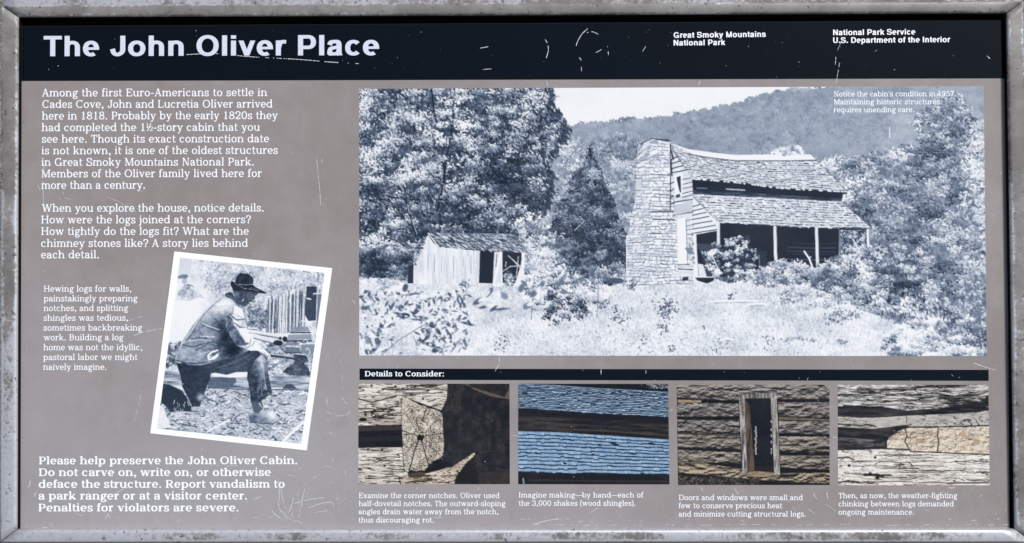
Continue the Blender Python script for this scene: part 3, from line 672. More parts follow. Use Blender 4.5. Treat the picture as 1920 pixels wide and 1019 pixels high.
    for k in range(60):
        s = rs.rand(); p = polyat([(1298, 336), (1340, 339), (1400, 345), (1450, 352), (1500, 356), (1588, 360)], s); c.dab(p[0], p[1], 2.5, 1.3, .1, .95, 1)
    shake_roof(c, [(1299, 365), (1400, 370), (1480, 374), (1578, 379)], [(1348, 419), (1420, 421), (1500, 427), (1634, 428)], 11, 6.5, .16)
    c.line([(1348, 420), (1420, 423), (1500, 429), (1628, 431)], 2.4, .15)
    for ln, w, t in (([(1347, 420), (1348, 520)], 6, .86), ([(1303, 440), (1305, 480), (1308, 520)], 5, .93), ([(1453, 427), (1454, 470), (1456, 515)], 6.2, .90), ([(1531, 430), (1533, 505)], 6, .90), ([(1627, 432), (1628, 460)], 5, .93)):
        c.line(ln, w, t); c.line([(x+w*.42, y) for x, y in ln], 1.1, .45, .7)
    c.line([(1508, 472), (1517, 485), (1527, 512)], 3.4, .97); c.line([(1517, 485), (1520, 482)], 2, .95); c.line([(1599, 449), (1606, 462)], 2, .9)
    c.fill([(1303, 521), (1340, 521), (1338, 527), (1326, 532), (1308, 527)], .2); c.fill([(1280, 520), (1291, 519), (1290, 526), (1279, 527)], .25)
    c.line([(1300, 520), (1342, 520)], 2.2, .93)
    # bush on the ridge behind, shrubs in front of the porch
    c.foliage([(1442, 290), (1460, 278), (1478, 272), (1500, 274), (1508, 290)], 170, (1.6, 3.2), .5, 1.05, None, 6, 3, .75)
    c.clumps([(1350, 456), (1372, 452), (1396, 440), (1408, 444), (1406, 456), (1416, 468), (1426, 470), (1416, 490), (1420, 526), (1345, 526), (1326, 500), (1322, 476), (1336, 468)], 95, (5, 10), 17, .14, 1.02, c.spots([(1380, 470, 30, .12), (1370, 510, 30, -.1), (1400, 445, 14, .2)], .1), (1.2, 3.2), 5, .26, ang=.4, big=10, under_al=.75)
    c.line([(1334, 478), (1350, 512)], 1.8, .95)
    c.clumps([(1415, 512), (1442, 494), (1480, 488), (1512, 496), (1524, 508), (1540, 492), (1578, 480), (1600, 466), (1650, 460), (1720, 470), (1740, 540), (1700, 585), (1640, 572), (1590, 560), (1540, 545), (1500, 534), (1420, 534)], 420, (6, 13), 28, .2, 1.0, c.spots([(1690, 530, 26, -.3), (1560, 525, 30, -.08), (1470, 520, 40, .1), (1585, 480, 30, .16), (1680, 560, 30, -.3), (1730, 500, 30, -.16)], .20), (1.1, 2.8), 6, .42, ang=.3)
    c.foliage([(1630, 560), (1700, 548), (1760, 560), (1790, 600), (1740, 600), (1690, 590), (1650, 590)], 900, (1.6, 4), .16, .98, None, 10, 6, None, ang=1.2, spread=.5)
    c.foliage([(1540, 596), (1570, 580), (1620, 588), (1600, 604), (1550, 608)], 220, (1.2, 3), .3, .95, None, 8, 4, None, ang=1.3, spread=.4)
    c.foliage([(1460, 545), (1490, 540), (1560, 552), (1600, 570), (1560, 575), (1500, 580), (1470, 570)], 500, (1.2, 3), .45, .98, None, 10, 6, None)
    c.clumps([(1665, 620), (1720, 600), (1790, 596), (1865, 600), (1865, 690), (1610, 690), (1630, 668), (1655, 665)], 260, (6, 13), 15, .28, 1.02, c.spots([(1835, 610, 30, -.26), (1700, 620, 30, .16), (1840, 660, 20, -.16)], .22), (1.6, 4.2), 8, None, ang=.5, soft=1.1)
    for ln in ([(1826, 612), (1838, 650)], [(1838, 615), (1848, 655)], [(1806, 596), (1820, 622)]): c.line(ln, 1.8, .38, .8)
    for ln in ([(1470, 638), (1500, 634), (1530, 640)], [(1570, 640), (1584, 643)]):
        for _ in range(50):
            p = polyat(ln, rs.rand()); c.dab(p[0]+rs.randn()*2, p[1]+rs.randn()*2, 1+2*rs.rand(), 1, rs.randn(), .4+.3*rs.rand(), .8)
    # bush in the middle distance, small plants in the grass
    c.clumps([(985, 545), (1010, 522), (1060, 514), (1110, 522), (1150, 537), (1145, 560), (1120, 588), (1080, 598), (1040, 603), (1010, 596), (990, 575)], 170, (5, 11), 15, .16, 1.02, c.spots([(1040, 565, 24, -.4), (1090, 575, 20, -.14), (1030, 595, 16, -.25), (1060, 530, 40, .12)], .14), (1.2, 3.0), 7, None, ang=.9, big=12)
    c.dab(1154, 527, 16, 6, 0, .34, .9, 2)
    for ln in ([(1122, 520), (1121, 560), (1119, 595)], [(998, 560), (996, 600)], [(1080, 575), (1082, 598)], [(1096, 570), (1092, 595)]): c.line(ln, 1.2, .38, .8)
    for x, y, r, n in ((1250, 578, 19, 130), (1246, 612, 13, 45), (1162, 592, 18, 70), (1255, 575, 8, 60), (1187, 535, 10, 60), (1320, 615, 4, 10), (1262, 656, 8, 20), (945, 645, 18, 45), (1370, 555, 10, 24), (1350, 655, 24, 30), (1205, 640, 10, 14), (1440, 640, 16, 26), (870, 535, 8, 40), (1470, 560, 14, 40), (860, 570, 12, 16)):
        for _ in range(n): c.dab(x+rs.randn()*r*.55, y+rs.randn()*r*.55, 1.1+1.8*rs.rand(), .8+.7*rs.rand(), rs.rand()*3, rs.choice([.28, .4, .5, .98]), .85)
    # out-of-focus leaves close to the lens
    near = [(760, 540, 5, 8, .3, .36), (700, 560, 6, 3, .9, .42), (686, 578, 8, 4, -.5, .44), (735, 575, 10, 3.2, -1.1, .44), (752, 578, 6, 6, .5, .42), (760, 592, 9, 5, .1, .24), (782, 582, 10, 4.6, -.9, .40), (775, 572, 12, 2.6, .1, .34), (798, 563, 12, 2.6, -.3, .38), (824, 565, 10, 5, -1.2, .42), (838, 562, 7, 4, -.4, .5), (862, 563, 10, 4.6, 1.35, .40), (897, 565, 12, 4.6, -.55, .42), (917, 549, 11, 4.0, -.95, .36), (945, 555, 9, 6, .6, .66), (908, 576, 10, 2.8, -.2, .38), (925, 579, 8, 3.4, -.7, .42), (940, 580, 14, 2, -.1, .40), (978, 540, 5, 9, .4, .52), (717, 608, 5, 9, .5, .36), (706, 626, 9, 5, .3, .44), (708, 640, 5, 9, -.4, .44), (690, 640, 5, 6, 0, .60), (812, 609, 8, 6, -.3, .36), (845, 610, 11, 4, .4, .38), (830, 600, 4, 7, 0, .42), (862, 596, 3, 7, .3, .44), (876, 607, 13, 2.6, .25, .34), (798, 628, 9, 11, .4, .40), (792, 636, 6, 8, .2, .32), (822, 622, 8, 4, .9, .42), (843, 630, 4, 9, -.5, .42), (830, 637, 8, 4, -.6, .42), (805, 647, 12, 4.6, .15, .30), (818, 656, 9, 5, -.4, .34), (852, 650, 12, 2.6, -.9, .42), (793, 596, 10, 3, .2, .36), (815, 588, 6, 5, 0, .5), (836, 583, 8, 3.4, .2, .52), (745, 588, 8, 2.4, .2, .44), (690, 660, 7, 5, .4, .5), (725, 570, 6, 2.4, -1, .46), (783, 600, 12, 2.2, .1, .36), (775, 552, 14, 2.6, -.1, .46), (1000, 552, 8, 5, -.7, .5), (1014, 536, 10, 4, -.9, .52), (1052, 528, 11, 4, -1.1, .55), (1058, 548, 9, 4, 0, .55), (990, 572, 10, 5, -.3, .6)]
    for k in range(2):
        for x, y, rx, ry, an, t in near:
            t *= .82
            if k: x += rs.randn()*9; y += rs.randn()*8; t = .93+.06*rs.rand(); rx *= .7; ry *= .75
            c.dab(x, y, rx, ry, an, t, .9, 2.2)
    for _ in range(420):
        x, y = 676+rs.rand()*205, 545+rs.rand()*118
        if x > 740 and x < 780 and y > 598 and y < 660: continue
        c.dab(x, y, 1.5+5*rs.rand(), 1.0+1.8*rs.rand(), rs.rand()*3, rs.choice([.28, .34, .42, .5, .62, .97, .94, .9]), .8, 1.3)
    c.line([(716, 666), (745, 640), (790, 612), (802, 606)], 1.8, .5, .85); c.line([(847, 660), (860, 640)], 1.8, .45, .8); c.line([(775, 630), (782, 648)], 1.4, .5, .7)
    c.a = np.clip((unsharp(c.a, .30)-.55)*1.16+.53+rs.randn(c.h, c.w, 1)*.022+(c.noise(90)[:, :, None]-.5)*.05, 0, 1)
    c.a = duotone(c.a)
    return c

def paint_woodsman():
    Z = lambda p: [(280+x/2.547, 460+y/2.547) for x, y in p]
    c = Canvas(278, 468, 626, 850, 1, 21, .86); rs = c.rs
    c.a[:, :, 0] = .80+(c.noise(10)-.5)*.30
    c.foliage(Z([(200, 50), (880, 80), (860, 260), (740, 300), (560, 420), (440, 420), (300, 260), (210, 120)]), 3600, (1, 2.6), .42, 1.0, c.spots([(470, 575, 16, -.5), (500, 600, 18, -.3), (560, 505, 30, -.06), (420, 530, 30, -.12), (590, 520, 20, .2), (385, 500, 20, .1)]), 11, 4, .74, jit=.26)
    c.blend(c.spots([(330, 585, 46, 1.3), (345, 555, 34, .9), (330, 615, 40, 1.1), (352, 500, 14, .5)]).clip(0, .96), .95)
    c.fill(Z([(140, 50), (202, 60), (195, 140), (135, 150)]), .80, .8)
    # second man in the smoke
    gm = c.mask(Z([(138, 215), (150, 198), (165, 190), (190, 184), (215, 196), (240, 225), (265, 255), (235, 250), (195, 268), (160, 262), (130, 262)]))
    c.blend(gm*.62, np.clip(.50+(c.noise(6)-.5)*.7, .2, .95)); c.fill(Z([(156, 158), (180, 158), (180, 180), (168, 188), (158, 182)]), .62, .8); c.fill(Z([(135, 152), (150, 142), (178, 139), (188, 148), (180, 158), (140, 160)]), .40, .85)
    c.dab(345, 556, 4, 2, .4, .4, .6, 2); c.blend(c.spots([(340, 566, 16, .55), (372, 560, 14, .5)]).clip(0, .6), .93)
    # fence, post, stack
    for x in range(560, 745, 9):
        y0 = 262-(x-560)*.30+rs.randn()*14
        c.line(Z([(x+rs.randn()*2, y0), (x+rs.randn()*3-6, 425-(x-560)*.12)]), 1.5+1.2*rs.rand(), rs.choice([.95, .9, .8, .4, .3]), .9)
        c.line(Z([(x+4, y0+15), (x, 420)]), 1.1, .22, .8)
    c.line(Z([(700, 160), (668, 270)]), 2.2, .9, .9)
    c.fill(Z([(752, 196), (800, 198), (796, 360), (760, 362), (742, 330)]), .26); c.fill(Z([(805, 235), (825, 232), (812, 400), (798, 400)]), .45); c.line(Z([(785, 232), (825, 230)]), 2, .9); c.line(Z([(755, 255), (770, 258)]), 3, .8)
    c.foliage(Z([(470, 300), (560, 310), (560, 400), (470, 400)]), 420, (1, 2.2), .2, .7, None, 7, 4, .38)
    c.fill(Z([(440, 470), (800, 470), (800, 640), (560, 640)]), .75); c.foliage(Z([(540, 450), (800, 460), (790, 640), (560, 640)]), 900, (1, 3.4), .2, 1.0, None, 8, 4, .62, ang=.1, spread=.5, aspect=.35)
    Hq = lambda p: [(440+x/6.681, 600+y/6.681) for x, y in p]
    for p, t in (([(715, 90), (950, 82), (958, 140), (705, 142)], .52), ([(672, 188), (955, 180), (962, 245), (660, 255)], .54), ([(645, 285), (815, 290), (810, 318), (640, 315)], .46), ([(640, 340), (815, 348), (825, 405), (640, 405)], .42), ([(835, 320), (1010, 310), (990, 420), (835, 420)], .52)): c.fill(Hq(p), t)
    for ln, t, w in (([(705, 160), (950, 158)], .16, 2.6), ([(655, 268), (960, 262)], .16, 3), ([(640, 330), (820, 335)], .85, 1.2), ([(700, 175), (960, 172)], .8, 1), ([(810, 305), (1015, 290)], .96, 2), ([(640, 412), (830, 412)], .2, 2), ([(925, 80), (985, 200), (1000, 260)], .92, 2.2), ([(860, 270), (890, 240), (915, 270)], .92, 1.2), ([(890, 380), (920, 350), (945, 400), (935, 440)], .92, 1.4), ([(820, 20), (860, 10), (930, 60)], .9, 1.6)): c.line(Hq(ln), w, t, .9)
    for p0, p1, w in (((170, 108), (280, 112), 4), ((170, 145), (620, 218), 7.5), ((215, 200), (520, 280), 9.5)):
        c.line(Hq([p0, p1]), w, .88); c.line(Hq([(p0[0], p0[1]+w*2.6), (p1[0], p1[1]+w*2.8)]), 2, .3, .8); c.line(Hq([(p0[0]+20, p0[1]+6), (p1[0]-30, p1[1]+8)]), .9, .6, .6)
    c.dab(*Hq([(630, 240)])[0], 4.6, 5, 0, .14); c.dab(*Hq([(572, 232)])[0], 2.4, 3.2, 0, .18); c.dab(*Hq([(545, 290)])[0], 9, 5, .1, .14)
    # ground of chips and splinters
    c.fill(Z([(40, 690), (770, 690), (760, 1000), (20, 1000)]), .66)
    for _ in range(2600):
        x, y = rs.rand()*760+20, 600+rs.rand()*370
        if y < 690 and not (x > 560): continue
        an = rs.randn()*.6; L = (5+48*rs.rand()**2.4)*(.6+.5*(y-600)/350)
        p = Z([(x, y), (x+L*math.cos(an), y-L*math.sin(an)*.8)])
        c.line(p, .7+1.9*rs.rand()**2, rs.choice([.98, .97, .92, .85, .18, .24, .32, .42, .6]), .85, .7)
    c.fill(Z([(40, 760), (70, 780), (105, 870), (38, 880)]), .92, .8); c.line(Z([(640, 935), (735, 845)]), 5, .95); c.line(Z([(280, 890), (380, 835)]), 3.4, .93)
    J = lambda p: [(320+x/6.169, 560+y/6.169) for x, y in p]
    Hn = lambda p: [(440+x/6.681, 600+y/6.681) for x, y in p]
    Lo = lambda p: [(290+x/4.223, 660+y/4.223) for x, y in p]
    def shade(m, base, bumps, lo=.05, hi=1., gr=.10, scale=(1, 1)):
        c.blend(m, np.clip(base+c.spots([(x, y, r, s) for x, y, r, s in bumps])+(c.noise(4, 6, 3)-.5)*gr, lo, hi))
    def at(f, x, y): return f([(x, y)])[0]
    # sitting log
    lg = c.fill(Lo([(70, 150), (210, 165), (450, 172), (740, 190), (920, 195), (1230, 190), (1222, 300), (930, 302), (640, 292), (220, 272), (66, 255)]), .62)
    c.blend(lg*.7, np.clip(.62+(c.noise(3, 26, 3)-.5)*.6, .15, .95)); c.fill(Lo([(430, 200), (640, 200), (650, 240), (620, 262), (730, 285), (420, 285)]), .33, .9); c.fill(Lo([(450, 172), (730, 160), (740, 200), (600, 205), (470, 192)]), .93, .9)
    c.line(Lo([(66, 256), (220, 275), (640, 295), (1222, 303)]), 1.8, .22, .8); c.fill(Lo([(1010, 292), (1040, 262), (1080, 252), (1130, 292)]), .28)
    c.fill(Lo([(66, 252), (150, 268), (218, 308), (262, 372), (292, 440), (290, 474), (190, 470), (130, 478), (90, 430), (52, 400)]), .22); c.fill(Lo([(120, 262), (215, 268), (222, 305)]), .9, .8)
    c.foliage(Z([(80, 470), (150, 460), (140, 560), (72, 590)]), 200, (1, 2.6), .12, .95, None, 6, 3, .35)
    for _ in range(16): x, y = 150+rs.rand()*140, 370+rs.rand()*100; c.line(Lo([(x, y), (x+rs.randn()*6, y+14+10*rs.rand())]), .9, .92, .8)
    # axe
    c.line(Hn([(440, 446), (600, 462), (770, 486)]), 5, .24); c.line(Hn([(450, 432), (600, 450), (745, 470)]), 1.1, .85, .8)
    ax = c.fill(Hn([(758, 428), (890, 440), (915, 480), (918, 525), (868, 540), (884, 566), (930, 620), (947, 692), (800, 706), (690, 692), (606, 652), (655, 600), (738, 552), (752, 505)]), .26); shade(ax, .27, [(*at(Hn, 780, 640), 10, .07)], gr=.12); c.line(Hn([(755, 425), (900, 440)]), 1.3, .92)
    for q in ((760, 612), (800, 622), (820, 606)): c.line(Hn([q, (q[0]+14, q[1]+16)]), .8, .75, .7)
    # trousers, shin, boot
    tr = c.fill(Lo([(172, 88), (330, 95), (430, 70), (600, 10), (760, -40), (880, -10), (890, 60), (735, 158), (650, 160), (570, 182), (480, 165), (446, 172), (440, 210), (408, 292), (380, 372), (360, 432), (300, 436), (262, 356), (222, 278), (206, 190)]), .24)
    shade(tr, .21, [(*at(Lo, 560, 110), 30, .05), (*at(Lo, 700, 60), 22, .07), (*at(Lo, 365, 360), 7, .45), (*at(Lo, 250, 180), 22, -.03)], gr=.10)
    sh = c.fill(Lo([(738, 150), (800, 60), (860, 10), (884, 60), (905, 200), (932, 330), (850, 382), (848, 404), (766, 404), (756, 300), (732, 205)]), .3)
    shade(sh, .26, [(*at(Lo, 850, 70), 10, .40), (*at(Lo, 860, 140), 11, .30), (*at(Lo, 870, 220), 9, .12), (*at(Lo, 750, 220), 12, -.06), (*at(Lo, 830, 30), 10, .25)], gr=.20)
    for ln, t in (([(480, 130), (620, 90), (760, 20)], .44), ([(540, 140), (680, 110), (790, 40)], .38), ([(610, 150), (720, 120)], .36), ([(840, 40), (862, 150), (885, 300)], .8), ([(815, 80), (840, 200), (850, 330)], .5), ([(870, 90), (900, 260)], .36), ([(780, 120), (810, 60)], .5), ([(790, 300), (860, 320), (925, 300)], .16), ([(740, 158), (765, 390)], .14)): c.line(Lo(ln), 1.5, t, .6, 1.6)
    for _ in range(16): x, y = 800+rs.rand()*100, 250+rs.rand()*80; c.line(Lo([(x, y), (x+8, y+10)]), .7, .92, .7)
    c.fill(Lo([(766, 402), (850, 398), (868, 460), (838, 488), (786, 482)]), .34); c.line(Lo([(830, 410), (862, 452), (838, 480)]), 2.4, .86, .8); c.line(Lo([(845, 420), (858, 455)]), .9, .25)
    bt = c.fill(Lo([(745, 488), (785, 484), (836, 490), (872, 462), (910, 458), (948, 486), (986, 520), (984, 548), (930, 568), (860, 566), (750, 556)]), .6); shade(bt, .62, [(*at(Lo, 930, 495), 9, .30), (*at(Lo, 780, 540), 11, -.26), (*at(Lo, 880, 555), 10, -.20), (*at(Lo, 800, 500), 8, -.08)], gr=.14); c.line(Lo([(748, 556), (860, 568), (935, 570), (984, 550)]), 1.4, .18)
    # jacket, sleeve, hand
    jk = c.fill(Z([(330, 256), (372, 244), (432, 288), (456, 330), (472, 385), (470, 440), (500, 488), (470, 505), (420, 530), (330, 552), (250, 574), (190, 572), (122, 548), (132, 505), (162, 455), (212, 378), (262, 318)]), .58)
    shade(jk, .50, [(*at(J, 560, 80), 17, .34), (*at(J, 680, 60), 12, .30), (*at(J, 430, 180), 13, .16), (*at(J, 590, 300), 14, -.22), (*at(J, 640, 420), 14, -.26), (*at(J, 600, 520), 13, -.18), (*at(J, 760, 560), 14, -.28), (*at(J, 200, 620), 15, .14), (*at(J, 120, 640), 10, .10), (*at(J, 340, 640), 12, .06), (*at(J, 480, 640), 13, -.16), (*at(J, 700, 640), 18, -.26), (*at(J, 360, 330), 12, .02), (*at(J, 780, 150), 9, .45)], gr=.16)
    c.line(J([(560, -10), (480, 60), (360, 190), (260, 350), (140, 515)]), 3.0, .80, .75, 1.4); c.line(J([(585, 5), (480, 90), (385, 190), (340, 240), (270, 360), (190, 490)]), 1.0, .28, .8)
    for ln, t, w in (([(150, 515), (250, 470), (380, 440), (510, 445)], .93, 1.5), ([(240, 470), (330, 452), (420, 458)], .16, 2.0), ([(240, 490), (340, 478), (470, 490)], .93, 1.2), ([(150, 535), (260, 560), (400, 520), (460, 500)], .2, 1.8), ([(290, 600), (400, 545), (440, 520)], .24, 2.0), ([(370, 290), (440, 320), (560, 362)], .9, 1.3), ([(360, 300), (440, 340), (540, 372)], .22, 1.7), ([(320, 360), (370, 415)], .26, 1.6), ([(520, 240), (600, 340)], .22, 1.8), ([(640, 215), (700, 180), (730, 168)], .16, 1.8), ([(630, 240), (655, 340), (700, 460), (750, 530)], .14, 2.0), ([(480, 495), (560, 520), (650, 520)], .22, 2.2), ([(130, 520), (80, 640), (60, 705)], .94, 1.6), ([(110, 560), (80, 660)], .4, 1.0), ([(60, 712), (160, 745), (290, 752), (420, 740)], .14, 1.8), ([(320, 660), (450, 610)], .7, 2.4)): c.line(J(ln), w, t, .75, 1.1)
    c.fill(J([(720, 95), (770, 90), (830, 130), (850, 190), (862, 240), (800, 195), (725, 170)]), .95); c.line(J([(725, 100), (722, 160)]), 1.1, .4)
    sl = c.fill(J([(632, 232), (680, 192), (735, 176), (800, 200), (862, 244), (884, 340), (905, 420), (940, 500), (925, 545), (860, 575), (770, 545), (735, 500), (690, 430), (645, 320)]), .9)
    c.fill(J([(634, 236), (676, 196), (715, 240), (735, 310), (800, 390), (860, 480), (905, 520), (860, 560), (765, 542), (735, 500), (690, 430), (648, 320)]), .34); c.blend(sl*.3, np.clip(.5+(c.noise(5, 5, 3)-.5)*.9, 0, 1))
    for ln, t, w in (([(690, 190), (770, 250), (850, 240)], .28, 2.2), ([(735, 280), (800, 330), (880, 345)], .28, 1.8), ([(730, 262), (820, 300)], .97, 1.8), ([(740, 200), (800, 225)], .95, 1.5), ([(800, 390), (880, 510)], .97, 2.0)): c.line(J(ln), w, t, .85, 1)
    c.fill(Hn([(40, 110), (150, 100), (200, 190), (262, 262), (330, 335), (400, 392), (446, 436), (460, 486), (444, 476), (436, 500), (415, 474), (396, 460), (380, 440), (330, 424), (290, 392), (200, 386), (150, 376), (196, 300), (140, 235)]), .96)
    for ln, t in (([(95, 330), (150, 322), (190, 300)], .9), ([(130, 372), (185, 335), (225, 275)], .95), ([(190, 310), (205, 240)], .3), ([(215, 330), (255, 270)], .35), ([(160, 352), (200, 322)], .3), ([(170, 390), (290, 392), (370, 432)], .14), ([(335, 352), (345, 360)], .4), ([(398, 440), (416, 470)], .35), ([(424, 446), (440, 474)], .4), ([(372, 410), (392, 440)], .55)): c.line(Hn(ln), 1.2, t, .85)
    c.fill(J([(425, 690), (430, 650), (470, 610), (550, 588), (556, 604), (480, 630), (448, 668), (500, 660), (560, 630), (550, 670), (510, 705), (440, 718)]), .95); c.line(J([(450, 690), (520, 650)]), 1.2, .2)
    # head, collar, hat
    F = lambda p: [(400+x/8.908, 500+y/8.908) for x, y in p]
    c.fill(F([(188, 480), (205, 455), (270, 425), (320, 440), (370, 540), (430, 620), (450, 682), (420, 665), (360, 600), (300, 540), (230, 515)]), .26); c.line(F([(215, 480), (290, 500), (360, 570), (430, 660)]), .9, .7, .7)
    hd = c.fill(F([(312, 340), (330, 400), (340, 450), (380, 560), (440, 640), (520, 674), (560, 650), (605, 612), (640, 592), (655, 560), (690, 535), (690, 505), (735, 470), (752, 436), (600, 395), (450, 360)]), .34)
    shade(hd, .30, [(*at(F, 400, 460), 5, .18), (*at(F, 600, 480), 7, .10), (*at(F, 690, 470), 4, .10), (*at(F, 560, 620), 5, -.06)], gr=.14)
    c.fill(F([(312, 335), (420, 400), (470, 395), (460, 410), (400, 412), (325, 395)]), .12); c.line(F([(455, 420), (470, 470), (440, 560)]), .9, .16, .8); c.line(F([(498, 440), (515, 480), (490, 520)]), .9, .6, .6); c.line(F([(484, 582), (508, 552)]), 1.4, .95)
    c.line(F([(640, 575), (684, 600)]), 1.5, .1); c.line(F([(690, 520), (660, 545)]), 1.6, .12); c.line(F([(540, 600), (600, 590)]), .9, .15, .7); c.line(F([(605, 600), (630, 596)]), 1.2, .95); c.line(F([(640, 455), (690, 450)]), .9, .14, .7)
    c.fill(F([(294, 262), (308, 236), (340, 258), (372, 270), (366, 250), (392, 170), (430, 125), (468, 94), (472, 114), (530, 122), (575, 120), (640, 165), (668, 200), (668, 310), (700, 340), (790, 388), (890, 436), (870, 454), (780, 446), (700, 428), (560, 412), (480, 390), (430, 412), (320, 366), (284, 300)]), .12)
    ht = c.mask(F([(392, 170), (468, 110), (575, 125), (665, 205), (665, 290), (400, 285)])); shade(ht, .16, [(*at(F, 620, 220), 6, .12), (*at(F, 470, 190), 6, .05)], gr=.12)
    c.line(F([(360, 282), (430, 320), (520, 370), (640, 378), (760, 412)]), .8, .9, .7); c.line(F([(430, 300), (560, 305), (660, 300)]), 1.0, .85, .8); c.line(F([(430, 318), (560, 335), (660, 345), (740, 385)]), 1.3, .12, .9); c.line(F([(600, 345), (690, 362), (770, 400)]), .7, .7, .6)
    c.a = np.clip((unsharp(c.a, .25)-.55)*1.15+.57+rs.randn(c.h, c.w, 1)*.03+(c.noise(40)[:, :, None]-.5)*.08, 0, 1)
    c.a = duotone(c.a)
    inner = Z([(148, 60), (838, 132), (726, 948), (38, 875)])
    return c, inner

def rgb(*v): return np.array(v)/255.
def ramp(t, cols, xs=None):
    cols = np.array(cols)/255.; xs = np.linspace(0, 1, len(cols)) if xs is None else xs
    return np.stack([np.interp(t, xs, cols[:, k]) for k in range(3)], 2)

def grain(c, cy, cx, cols, slope=0.0, warp=6, con=1.5):
    """weathered wood: long streaks with dark checks"""
    t = fbm(c.h+60, c.w, cy, cx, c.rs, 4, .7)
    wv = (c.noise(18, 60)-.5)*warp*2+(np.arange(c.w)[None, :]*slope)
    yy = np.clip((np.arange(c.h)[:, None]+30+wv), 0, c.h+59).astype(int)
    t = t[yy, np.arange(c.w)[None, :]]
    t = t+(np.roll(t, 1, 0)-t)*1.3
    return ramp(np.clip((t-.5)*con+.5, 0, 1), cols)

def furrow(c, period, cols, slope=0., warp=9, depth=.44):
    """weathered log face: long wandering ridges, lit on top, split by dark checks that come and go"""
    q = (c.Y+slope*c.X+warp*(c.noise(26, 90, 3)-.5)*2)/period+(c.noise(9, 70, 3)-.5)*2.2
    fr = q-np.floor(q); k = np.clip(c.noise(9, 46, 4)*2.4-.72, 0, 1)
    t = .88-depth*fr**1.4+(c.noise(2, 14, 3)-.5)*.42+(c.noise(18, 30, 4)-.5)*.26
    t = t-np.clip((fr-.80)/.10, 0, 1)*k*.75
    return ramp(np.clip(t, 0, 1), cols)

def cracks(c, n, box, L, slope, col, w=1.0, al=.85):
    rs = c.rs
    for _ in range(n):
        x, y = box[0]+rs.rand()*(box[2]-box[0]), box[1]+rs.rand()*(box[3]-box[1])
        l = L*(.3+rs.rand()); pts = [(x+l*k/4, y+slope*l*k/4+rs.randn()*.9) for k in range(5)]
        c.line(pts, w*(.5+rs.rand()), np.asarray(col)*(.6+.8*rs.rand()), al)

